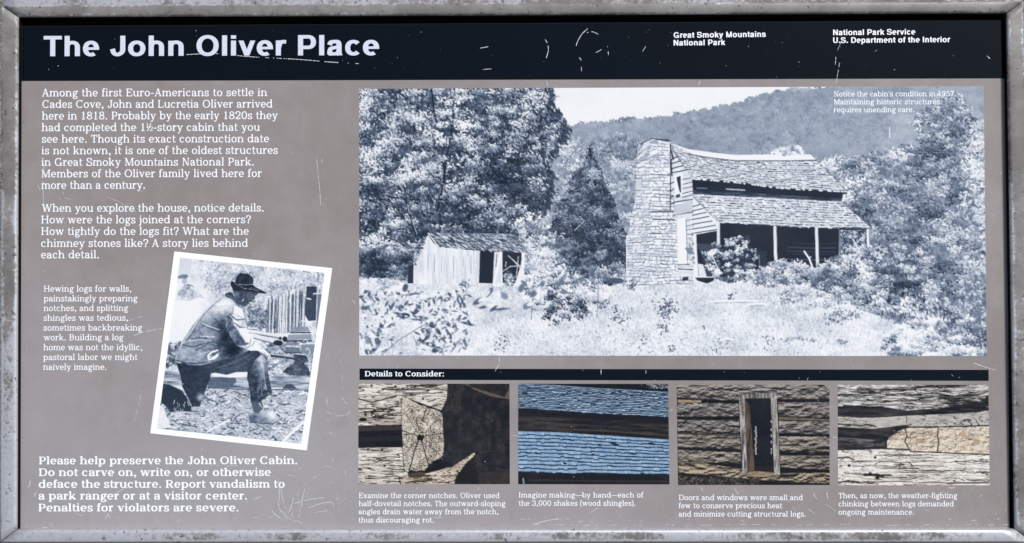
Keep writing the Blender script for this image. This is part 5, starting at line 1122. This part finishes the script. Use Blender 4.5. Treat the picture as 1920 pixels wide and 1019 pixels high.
def print_material():
    m = Mat('printed_picture')
    a = m.n('ShaderNodeAttribute'); a.attribute_name = 'ink'
    dust = m.ramp(m.noise(9, 6, .65), [(.5, (0, 0, 0)), (.8, (1, 1, 1))])
    m.link(m.mix(m.math('MULTIPLY', dust, .03), a.outputs['Color'], lin(190, 188, 188)), m.b.inputs['Base Color'])
    m.set(Roughness=.18, Specular_IOR_Level=.35)
    return m.m

def ground_material():
    m = Mat('gravel_ground')
    v = m.n('ShaderNodeTexVoronoi'); v.inputs['Scale'].default_value = 70; m.link(m.coord(), v.inputs['Vector'])
    c = m.mix(v.outputs['Color'], lin(92, 88, 80), lin(188, 182, 172)); c = m.mix(m.noise(3, 6, .7), c, lin(70, 74, 48))
    m.link(c, m.b.inputs['Base Color']); m.set(Roughness=.9); m.bump(v.outputs['Distance'], .8, .02)
    return m.m

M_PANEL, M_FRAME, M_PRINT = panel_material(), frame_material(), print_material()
M_NAVY = plain('navy_laminate', lin(3, 9, 16), .12, spec=.28)
M_WHITE = plain('white_ink', lin(240, 244, 250, .96), .36)
M_HEAD = plain('pale_blue_ink', lin(204, 212, 226, .96), .36)
M_BORDER = plain('white_border_ink', lin(242, 245, 250, .96), .36)
M_CORE = plain('black_core', (.006, .006, .007), .6, spec=.2)
M_TRAY = plain('black_tray', (.004, .004, .0045), .8, spec=.1)
M_SCR = plain('scratched_laminate', lin(206, 208, 212), .6)
M_NICK = plain('dark_nick', lin(40, 38, 40), .6)
M_POST = plain('post_paint', lin(120, 119, 121), .5)

# -------------------------------------------------------------- the ground
g = 60.
ground = obj('ground', [(-g, -g, 0), (g, -g, 0), (g, g, 0), (-g, g, 0)], [(0, 1, 2, 3)], ground_material(), local=False)
ground['kind'] = 'structure'

# ---------------------------------------------------------------- the sign
sign = bpy.data.objects.new('wayside_sign', None); COL.objects.link(sign); sign.location = (0, 0, 0)
sign['label'] = 'weathered grey-framed outdoor information panel with a black title band, white text and printed photographs'
sign['category'] = 'information sign'

H = .010                                             # how far the frame stands proud of the printed face
def corner(x, y, w=H): u, v = pixel_to_plane(x, y, w); return float(u), float(v)  # x, y are image pixels
inner = [corner(33, 31.5), corner(1888.5, 24), corner(1904, 993.2), corner(30.5, 994)]     # opening at the front of the frame

def quad_uv(pts, w=0.0): return [corner(x, y, w) for x, y in pts]

# core board and tray behind it
cl = quad_uv([(40.5, 49.3), (1882.5, 38.4), (1893, 996), (37.5, 996.5)])
v_, f_ = slab(cl, -.003, 0); obj('panel_core', v_, f_, M_CORE, sign)
tr = [(inner[0][0]-.006, inner[0][1]+.006), (inner[1][0]+.006, inner[1][1]+.006), (inner[2][0]+.006, inner[2][1]-.006), (inner[3][0]-.006, inner[3][1]-.006)]
v_, f_ = slab(tr, -.016, -.012); obj('backing_tray', v_, f_, M_TRAY, sign)

# frame: four mitred rails of one rounded channel profile (d outward from the opening, w height)
def profile(wd, flange):
    r1, r2 = .0035, .0030
    p = [(0.0, -.012), (0.0, H-r1)]
    p += [(r1-r1*math.cos(a), H-r1+r1*math.sin(a)) for a in np.linspace(0, math.pi/2, 7)[1:]]
    p += [(wd*.5, H+.0005)]
    p += [(wd-r2+r2*math.sin(a), H-r2+r2*math.cos(a)) for a in np.linspace(0, math.pi/2, 7)]
    if flange: p += [(wd+.0001, H-.0042), (wd+flange, H-.0046), (wd+flange+.0012, H-.0058), (wd+flange+.0012, -.022)]
    else: p += [(wd, -.022)]
    return p
def rail(a, b, n_a, n_b, out, wd, flange, bare_bias):
    """rail along inner corners a -> b; n_a, n_b are the outward mitre directions per unit of offset"""
    p = profile(wd, flange); k = 60
    a, b, n_a, n_b = map(np.array, (a, b, n_a, n_b))
    L = np.hypot(*(b-a)); along = (b-a)/L; gap = .0005
    vs, uv, rb = [], [], []
    rs = np.random.RandomState(int(L*1000))
    wob = np.convolve(rs.randn(k+1+8), np.ones(9)/9, 'valid')*.00022
    for i in range(k+1):
        t = i/k
        for j, (d, w) in enumerate(p):
            q = a*(1-t)+b*t+(n_a*(1-t)+n_b*t)*min(d, wd)+out*max(0, d-wd)+along*gap*(1-2*t)
            vs.append((q[0], q[1], w+(wob[i] if 2 <= j else 0)))
            uv.append((t*L*20, min(1., max(0., d/wd)) if w > 0 else 0.)); rb.append(bare_bias[0]*(1-t)+bare_bias[1]*t)
    m = len(p); fs = [(i*m+j, i*m+j+1, (i+1)*m+j+1, (i+1)*m+j) for i in range(k) for j in range(m-1)]
    fs += [tuple(range(m-1, -1, -1)), tuple(k*m+j for j in range(m))]
    return vs, fs, uv, rb
C4 = [np.array(c) for c in inner]
WD = [.0136, .0190, .0147, .0192]                     # face widths: upper, right, lower, left rail
OUT = [np.array((0., 1.)), np.array((1., 0.)), np.array((0., -1.)), np.array((-1., 0.))]
for i, (fl, bare_bias) in enumerate(((.016, (.06, -.04)), (0, (-.04, .26)), (.006, (.36, .46)), (0, (.52, -.06)))):
    a, b, before, after = i, (i+1) % 4, (i-1) % 4, (i+1) % 4
    v_, f_, uv, rb = rail(C4[a], C4[b], OUT[i]+OUT[before]*WD[before]/WD[i], OUT[i]+OUT[after]*WD[after]/WD[i], OUT[i], WD[i], fl, bare_bias)
    o = obj('frame_rail', v_, f_, M_FRAME, sign)
    me = o.data; ul = me.uv_layers.new(name='profile')
    ul.data.foreach_set('uv', np.array([uv[l.vertex_index] for l in me.loops]).ravel())
    for pl in me.polygons: pl.use_smooth = len(pl.vertices) == 4
    me.attributes.new('bare_bias', 'FLOAT', 'POINT').data.foreach_set('value', np.array(rb, dtype=np.float32))
# black strips added to stand for the shade on the opening's inner walls
ins = .0006
gi = [(C4[0][0]+ins, C4[0][1]-ins), (C4[1][0]-ins, C4[1][1]-ins), (C4[2][0]-ins, C4[2][1]+ins), (C4[3][0]+ins, C4[3][1]+ins)]
for i in range(4):
    if i == 2: continue
    (ua, va), (ub, vb) = gi[i], gi[(i+1) % 4]
    ou = OUT[i]*(ins*.9)
    q = [(ua, va), (ub, vb), (ub+ou[0], vb+ou[1]), (ua+ou[0], va+ou[1])]
    v_, f_ = slab(q[::-1], -.011, H-.0036); obj('inner_wall_shade', v_, f_, M_TRAY, sign)

# dark blocks added behind the mitres to keep the seams looking shaded
for i in range(4):
    c = C4[i]; o1, o2 = OUT[i]*WD[i]*.86, OUT[(i-1) % 4]*WD[(i-1) % 4]*.86; e = (OUT[i]+OUT[(i-1) % 4])*.0012
    q = [c+e, c+o1+e*.2, c+o1+o2, c+o2+e*.2]
    if (q[1]-q[0])[0]*(q[2]-q[0])[1]-(q[1]-q[0])[1]*(q[2]-q[0])[0] < 0: q = q[::-1]
    v_, f_ = slab([tuple(k) for k in q], -.010, H-.0048); obj('seam_shade_block', v_, f_, M_TRAY, sign)

# the two legs it stands on
for s in (-1, 1):
    v_, f_ = box(s*.42-.038, -.038, -.06, s*.42+.038, .038, .885)
    for i in (4, 5): v_[i] = (v_[i][0], v_[i][1], .845)
    obj('support_post', v_, f_, M_POST, sign, local=False)

# printed faces
def sheet(name, pts, w, mat, parent, smooth=False):
    q = quad_uv(pts)
    return obj(name, [(u, v, w) for u, v in q], [(3, 2, 1, 0)], mat, parent)
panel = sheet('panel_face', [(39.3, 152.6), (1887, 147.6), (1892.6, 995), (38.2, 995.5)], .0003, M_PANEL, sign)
header = sheet('header_band', [(43, 50.4), (1880.5, 39.2), (1885, 147.2), (42.2, 152.2)], .0003, M_NAVY, sign)
bar = sheet('heading_bar', [(674.2, 691.4), (1853.3, 693.8), (1853.6, 714.4), (674.4, 712.6)], .00045, M_NAVY, sign)

def lettering(name, face, lines, cap, w, mat, parent):
    """lines: (text, x0, y0, x1, y1) - image pixels of the two ends of each base line"""
    V_, F_ = [], []
    for txt, x0, y0, x1, y1 in lines:
        a, b = np.array(corner(x0, y0, 0)), np.array(corner(x1, y1, 0))
        d = b-a; L = np.hypot(*d); d /= L; up = np.array((-d[1], d[0]))
        g0, g1 = glyph(face, txt[0]), glyph(face, txt[-1])
        lo = min(p[0] for p in g0[0]); hi = g1[2]-max(p[0] for p in g1[0])
        sy = cap*.0006/face.C
        nat = line_width(face, txt)-lo-hi
        k = L/(nat*sy)
        sx = sy*(k if k > .93 else .93+(k-.93)*.45)         # narrow the letters a little, take the rest from the spacing
        track = (L-nat*sx)/max(1, len(txt)-1)
        x = -lo*sx
        for ch in txt:
            gv, gf, adv = glyph(face, ch); n = len(V_)
            for px, py in gv:
                q = a+d*(x+px*sx)+up*py*sy
                V_.append((q[0], q[1], w))
            F_ += [(n+i, n+j, n+l) for i, j, l in gf]
            x += adv*sx+track
    return obj(name, V_, F_, mat, parent)

lettering('title_lettering', SANS, [('The John Oliver Place', 82, 106, 711, 104)], 38.6, .0005, M_HEAD, header)
lettering('park_lettering', SANS, [('Great Smoky Mountains', 1263, 71.6, 1436, 69.6), ('National Park', 1263, 86, 1359.7, 84.9)], 10.6, .0005, M_WHITE, header)
lettering('agency_lettering', SANS, [('National Park Service', 1562, 66.6, 1716, 65.2), ('U.S. Department of the Interior', 1562, 81.2, 1781.5, 79.6)], 10.6, .0005, M_WHITE, header)
lettering('history_lettering', LIGHT, [
    ('Among the first Euro-Americans to settle in', 79, 181.6, 501, 180.8), ('Cades Cove, John and Lucretia Oliver arrived', 79.6, 203, 511, 202.2),
    ('here in 1818. Probably by the early 1820s they', 79, 224.8, 521, 223.8), ('had completed the 1\u00bd-story cabin that you', 78.5, 246.6, 487.5, 245.8),
    ('see here. Though its exact construction date', 78.8, 268.2, 504.5, 267.4), ('is not known, it is one of the oldest structures', 78.3, 290, 521, 289),
    ('in Great Smoky Mountains National Park.', 78, 311.6, 476, 310.8), ('Members of the Oliver family lived here for', 78, 333.2, 491, 332.4), ('more than a century.', 77.8, 354.8, 272, 354.4)], 14.8, .0005, M_WHITE, panel)
lettering('question_lettering', LIGHT, [
    ('When you explore the house, notice details.', 78.5, 397.7, 494.5, 397), ('How were the logs joined at the corners?', 77.6, 419.5, 470.5, 419),
    ('How tightly do the logs fit? What are the', 77.6, 441.2, 466.5, 440.7), ('chimney stones like? A story lies behind', 77.4, 463.6, 465, 463.2), ('each detail.', 77.4, 485, 185.6, 484.8)], 14.8, .0005, M_WHITE, panel)
lettering('hewing_lettering', LIGHT, [
    ('Hewing logs for walls,', 82.6, 547.4, 246.4, 547.2), ('painstakingly preparing', 82.4, 565.7, 258.4, 565.4), ('notches, and splitting', 82.2, 583.8, 241, 583.5),
    ('shingles was tedious,', 82, 602, 240, 601.7), ('sometimes backbreaking', 82, 620.4, 267.2, 620.2), ('work. Building a log', 82, 638.6, 232, 638.4),
    ('home was not the idyllic,', 81.8, 657.2, 267, 657), ('pastoral labor we might', 81.6, 675.6, 258.2, 675.4), ('naively imagine.', 81.4, 694, 199.6, 693.9)], 11.5, .0005, M_WHITE, panel)
lettering('warning_lettering', DEMI, [
    ('Please help preserve the John Oliver Cabin.', 73.5, 871, 557.2, 870.6), ('Do not carve on, write on, or otherwise', 73.2, 893, 508, 892.7), ('deface the structure. Report vandalism to', 72.8, 915, 534, 914.8),
    ('a park ranger or at a visitor center.', 72.8, 937, 463, 936.8), ('Penalties for violators are severe.', 72.6, 959.2, 447.2, 959)], 14.6, .0005, M_WHITE, panel)
lettering('caption_lettering', LIGHT, [('Examine the corner notches. Oliver used', 673, 934.2, 936.6, 934.2), ('half-dovetail notches. The outward-sloping', 672.8, 949.3, 948, 949.3), ('angles drain water away from the notch,', 672.6, 964.5, 934.4, 964.5), ('thus discouraging rot.', 672.6, 980, 813.2, 980)], 9.9, .0005, M_WHITE, panel)
lettering('caption_lettering', LIGHT, [('Imagine making\u2014by hand\u2014each of', 972.8, 933.2, 1206.8, 933.2), ('the 3,000 shakes (wood shingles).', 972.6, 948.6, 1191.4, 948.6)], 9.9, .0005, M_WHITE, panel)
lettering('caption_lettering', LIGHT, [('Doors and windows were small and', 1272.8, 938, 1505, 938), ('few to conserve precious heat', 1272.6, 953.2, 1466.4, 953.2), ('and minimize cutting structural logs.', 1272.6, 968.8, 1510.3, 968.8)], 9.9, .0005, M_WHITE, panel)
lettering('caption_lettering', LIGHT, [('Then, as now, the weather-fighting', 1572.2, 934.4, 1794.9, 934.4), ('chinking between logs demanded', 1572, 949.8, 1788, 949.8), ('ongoing maintenance.', 1572, 965.2, 1713.2, 965.2)], 9.9, .0005, M_WHITE, panel)
lettering('heading_lettering', DEMI, [('Details to Consider:', 684.3, 705.9, 832.3, 706)], 9.8, .0006, M_WHITE, bar)

def picture(name, canvas, q, step, w, label, parent=sign):
    """a finely divided sheet whose vertices carry the ink colours"""
    q = np.array(q, float)
    nx = int(np.hypot(*(q[1]-q[0]))/step)+1; ny = int(np.hypot(*(q[3]-q[0]))/step)+1
    s, t = np.meshgrid(np.linspace(0, 1, nx), np.linspace(0, 1, ny))
    x = (q[0][0]*(1-s)+q[1][0]*s)*(1-t)+(q[3][0]*(1-s)+q[2][0]*s)*t
    y = (q[0][1]*(1-s)+q[1][1]*s)*(1-t)+(q[3][1]*(1-s)+q[2][1]*s)*t
    c = np.clip(canvas.sample(x, y), 0, 1).reshape(-1, 3)
    c = np.where(c <= .04045, c/12.92, ((c+.055)/1.055)**2.4)*.79
    u, v = pixel_to_plane(x, y, 0)
    co = world_pts(np.stack([u.ravel(), v.ravel(), np.full(u.size, w)], 1))
    i = (np.arange(ny-1)[:, None]*nx+np.arange(nx-1)[None, :]).ravel()
    fc = np.stack([i, i+nx, i+nx+1, i+1], 1)
    me = bpy.data.meshes.new(name)
    me.vertices.add(len(co)); me.vertices.foreach_set('co', co.ravel())
    me.loops.add(fc.size); me.loops.foreach_set('vertex_index', fc.ravel().astype(np.int32))
    me.polygons.add(len(fc)); me.polygons.foreach_set('loop_start', np.arange(0, fc.size, 4, dtype=np.int32))
    me.update(calc_edges=True)
    at = me.color_attributes.new('ink', 'FLOAT_COLOR', 'POINT')
    at.data.foreach_set('color', np.concatenate([c, np.ones((len(c), 1))], 1).astype(np.float32).ravel())
    me.materials.append(M_PRINT)
    o = bpy.data.objects.new(name, me); COL.objects.link(o); o.parent = parent
    if label: o['label'] = label
    return o

view = picture('photograph_print', paint_cabin_view(), [(673.4, 167), (1844, 162), (1850, 668), (673.6, 667)], 1.2, .00045, 'large blue-toned print of a shingled log cabin with stone chimney')
lettering('overlay_lettering', LIGHT, [("Notice the cabin's condition in 1957.", 1563, 181.6, 1791.5, 181), ('Maintaining historic structures', 1563, 196.4, 1761.6, 196), ('requires unending care.', 1563, 211.2, 1713.6, 210.8)], 9.9, .0006, M_WHITE, view)
man, man_q = paint_woodsman()
border = sheet('snapshot_border', [(327.1, 471.8), (623.1, 503.2), (575.3, 844.8), (282, 812.6)], .00045, M_BORDER, sign)
border['label'] = 'tilted white-bordered snapshot of a man in a hat resting with an axe'
picture('snapshot_print', man, man_q, 1.15, .0006, None, border)
picture('photograph_print', paint_notch(), [(672.6, 719.9), (955.3, 719.9), (956, 908.1), (671.6, 908.1)], 1.1, .00045, 'small print of a weathered log end in a corner notch')
picture('photograph_print', paint_shingles(), [(971.6, 719.9), (1252.6, 720.2), (1255.3, 908.5), (971.6, 908.1)], 1.1, .00045, 'small print of blue-grey shingle roofs')
picture('photograph_print', paint_doorway(), [(1268.6, 721.3), (1555, 721.9), (1555.6, 909.6), (1271.3, 909.6)], 1.1, .00045, 'small print of a narrow doorway in a log wall')
picture('photograph_print', paint_chinking(), [(1570.8, 722), (1853, 722), (1855.4, 910.3), (1570.8, 910.3)], 1.1, .00045, 'small print of pale clay chinking between logs')

# ------------------------------------------------------- scratches and nicks
rs = np.random.RandomState(77)
SV, SF = [], []
def scratch(pts, wd, broken=0.0, smooth=True):
    """a gouge through the surface: a hair-thin ribbon with ragged width and breaks"""
    p = catmull(pts, 10) if smooth and len(pts) > 2 else np.array(pts, float)
    L = np.concatenate([[0], np.cumsum(np.hypot(*np.diff(p, axis=0).T))])
    n = max(2, int(L[-1]/1.6)); t = np.linspace(0, L[-1], n)
    x, y = np.interp(t, L, p[:, 0]), np.interp(t, L, p[:, 1])
    dx, dy = np.gradient(x), np.gradient(y); l = np.hypot(dx, dy)+1e-9
    w = wd*(.45+.75*rs.rand(n)); w[0] *= .3; w[-1] *= .3
    ax, ay = x-dy/l*w/2, y+dx/l*w/2; bx, by = x+dy/l*w/2, y-dx/l*w/2
    au, av = pixel_to_plane(ax, ay); bu, bv = pixel_to_plane(bx, by)
    skip = False; z = .00066
    for i in range(n-1):
        if rs.rand() < .35: skip = rs.rand() < broken
        if skip: continue
        k = len(SV); SV.extend([(au[i], av[i], z), (bu[i], bv[i], z), (bu[i+1], bv[i+1], z), (au[i+1], av[i+1], z)]); SF.append((k, k+1, k+2, k+3))
def fleck(x, y, r):
    k = len(SV); n = 6; a0 = rs.rand()*6
    for i in range(n):
        q = r*(.5+.8*rs.rand()); a = a0+i*2*math.pi/n; u, v = pixel_to_plane(x+q*math.cos(a), y+q*math.sin(a)*.8); SV.append((float(u), float(v), .00066))
    SF.append(tuple(range(k+n-1, k-1, -1)))
for pts, wd, br in (
    ([(350, 103), (395, 101), (430, 103), (470, 107), (560, 112), (620, 117), (673, 120)], 1.3, .25), ([(1022, 74), (1027, 84), (1028, 96), (1024, 110)], 1.3, .1),
    ([(1102, 54), (1090, 66), (1081, 84), (1082, 100), (1090, 114)], 1.5, .1), ([(1100, 62), (1110, 60), (1122, 65)], 1.2, .3), ([(1128, 93), (1120, 98), (1112, 100)], 1.1, .4), ([(1139, 87), (1141, 104)], 1.2, .1),
    ([(1090, 126), (1091, 140)], 1.2, .5), ([(1211, 87), (1204, 98)], .9, .3), ([(1567, 107), (1566, 122)], 1.4, .1), ([(1574, 118), (1571, 136), (1567, 158)], 1.0, .35), ([(1850, 105), (1856, 111)], 1.5, 0), ([(1570, 95), (1577, 78)], .7, .5),
    ([(1024, 152), (1028, 164)], 1.2, 0), ([(1313, 152), (1309, 161)], 1.3, 0), ([(900, 91), (916, 88)], 1.3, .3), ([(905, 131), (930, 129)], 1.0, .6),
    ([(83, 306), (81, 345), (83, 384), (90, 405)], 1.0, .15), ([(70, 347), (76, 357)], 1.0, 0), ([(112, 376), (120, 366), (117, 360)], .9, .2), ([(120, 372), (133, 374)], 1.0, 0), ([(202, 370), (225, 380), (238, 388)], 1.0, .15), ([(248, 393), (256, 398)], 1.2, 0),
    ([(594, 297), (597, 330), (600, 360), (601, 386)], 1.0, .2), ([(605, 298), (602, 312)], .8, .3), ([(178, 424), (170, 436)], .9, 0), ([(250, 630), (270, 623), (304, 616)], 1.3, .1), ([(240, 602), (268, 593)], .9, .5), ([(262, 752), (256, 775), (250, 800)], .9, .5), ([(268, 725), (262, 752)], .8, .4),
    ([(612, 773), (632, 780), (650, 778), (656, 770)], 1.1, .3), ([(640, 745), (652, 760)], 1.0, .4), ([(612, 745), (614, 760)], 1.2, .2), ([(636, 640), (640, 690), (644, 740)], .7, .7),
    ([(522, 898), (524, 925), (523, 948), (530, 963), (545, 974), (560, 978), (567, 982)], 1.2, .1), ([(521, 897), (527, 915), (530, 935), (536, 955)], 1.0, .25), ([(551, 925), (548, 945), (541, 962)], 1.2, .15), ([(572, 916), (566, 940), (560, 970)], 1.1, .3), ([(546, 946), (560, 942), (580, 937), (608, 933)], 1.2, .15), ([(578, 953), (600, 945), (622, 942), (627, 950)], 1.2, .05), ([(590, 961), (615, 958)], .9, .1), ([(510, 957), (518, 967), (526, 972)], 1.4, .3), ([(566, 912), (575, 905)], 1, .4), ([(548, 971), (549, 950)], .9, .4), ([(532, 890), (556, 893)], 1.0, .2), ([(541, 876), (570, 879)], .9, .5),
    ([(630, 880), (632, 920), (634, 948)], .8, .6), ([(425, 874), (446, 874)], 1.2, .2), ([(385, 872), (420, 874)], .9, .7), ([(217, 925), (234, 916)], 1.2, .1), ([(164, 920), (170, 928)], 1.2, 0), ([(57, 900), (56, 910), (52, 916)], 1.2, .1), ([(68, 922), (64, 932)], 1.4, 0), ([(142, 962), (153, 967), (160, 962)], 1.0, .2), ([(200, 962), (208, 972)], 1.2, 0), ([(206, 962), (196, 974)], 1.0, 0), ([(474, 937), (492, 930)], 1.1, .3), ([(115, 985), (132, 985)], 1.0, .3), ([(80, 989), (90, 989)], 1.1, 0),
    ([(1500, 700), (1505, 715)], 0, 0), ([(1000, 984), (1015, 979), (1040, 974), (1068, 973)], 1.5, .1), ([(975, 974), (1030, 973)], .8, .5), ([(1106, 962), (1122, 952)], 1.0, .1), ([(1376, 915), (1381, 922), (1384, 928)], 1.4, 0), ([(1315, 914), (1317, 922)], 1.3, 0), ([(1477, 938), (1492, 960)], .9, .2), ([(1524, 925), (1531, 936)], 1.5, 0), ([(1550, 923), (1551, 935)], 1.8, 0), ([(1514, 954), (1528, 964)], 1.1, .2), ([(1548, 946), (1562, 955), (1572, 962)], 1.0, .2), ([(1777, 914), (1784, 915.4), (1791, 914)], 1.6, 0), ([(1820, 977), (1831, 975)], 1.2, 0), ([(1388, 975), (1396, 980)], 1.5, 0), ([(1722, 955), (1738, 957), (1746, 961)], 1.0, .2),
    ([(1825, 681), (1845, 688), (1868, 695)], 1.3, .2), ([(1832, 684), (1850, 692)], 1.0, .4), ([(885, 965), (894, 955)], 1.2, 0), ([(812, 970), (830, 971)], 1.0, .1), ([(1077, 433), (1096, 414)], 1.1, 0), ([(1116, 398), (1130, 386)], 1.1, 0), ([(935, 669), (937, 679)], 1.4, 0), ([(928, 697), (936, 682)], 1.1, .3), ([(1127, 692), (1127, 703)], 1.2, 0), ([(1072, 693), (1073, 722)], .6, .6), ([(1211, 694), (1211, 718)], .7, .6), ([(957, 817), (971, 817)], 1.0, .1), ([(1255, 770), (1266, 768)], 1.0, .2), ([(1560, 820), (1568, 821)], 1.0, 0), ([(1236, 218), (1240, 230), (1247, 238)], .9, .3), ([(1196, 252), (1199, 259)], 1.2, 0), ([(660, 563), (668, 570)], 1.2, 0), ([(784, 913), (781, 918)], 1.4, 0)):
    if wd: scratch(pts, wd*.88, br)
# handling wear: short random ticks, most along the lower edge and round the scrawl
for n, x0, y0, x1, y1, l in ((36, 45, 970, 660, 990, 7), (44, 660, 970, 1890, 990, 8), (50, 60, 700, 660, 985, 6), (36, 520, 870, 660, 975, 12), (44, 660, 912, 1890, 985, 6), (20, 50, 160, 660, 700, 5), (14, 660, 668, 1880, 722, 5), (10, 50, 55, 1870, 148, 5), (8, 690, 720, 1850, 905, 6), (8, 1855, 200, 1885, 960, 5), (16, 560, 730, 660, 860, 7)):
    for _ in range(n):
        x, y = x0+rs.rand()*(x1-x0), y0+rs.rand()*(y1-y0); a = rs.randn()*.5 if y > 965 else rs.rand()*math.pi; q = l*(.3+rs.rand())
        scratch([(x, y), (x+q*.5*math.cos(a)+rs.randn()*.6, y+q*.5*math.sin(a)), (x+q*math.cos(a), y+q*math.sin(a))], .35+.6*rs.rand(), .3)
for n, x0, y0, x1, y1 in ((110, 45, 160, 660, 985), (60, 660, 915, 1890, 988), (34, 45, 55, 1878, 148), (40, 660, 670, 1890, 720), (30, 1852, 160, 1886, 980), (40, 690, 722, 1850, 906), (50, 60, 880, 660, 985)):
    for _ in range(n): fleck(x0+rs.rand()*(x1-x0), y0+rs.rand()*(y1-y0), .3+.75*rs.rand()**2)
x = 1000.
while x < 1880:                                   # rub line just above the lower rail
    q = 6+40*rs.rand(); scratch([(x, 984.5+rs.randn()*.5), (x+q, 984.5+rs.randn()*.5)], .8, .5, False); x += q+4+18*rs.rand()
o = obj('scratches', SV, SF, M_SCR, sign); o['kind'] = 'stuff'
SV, SF = [], []
for _ in range(70):
    if rs.rand() < .35: fleck(60+rs.rand()*1800, 58+rs.rand()*85, .5+.6*rs.rand())
    else: fleck(50+rs.rand()*1830, 160+rs.rand()*820, .4+.5*rs.rand())
o = obj('nicks', [(a, b, .00072) for a, b, _ in SV], SF, M_NICK, sign); o['kind'] = 'stuff'
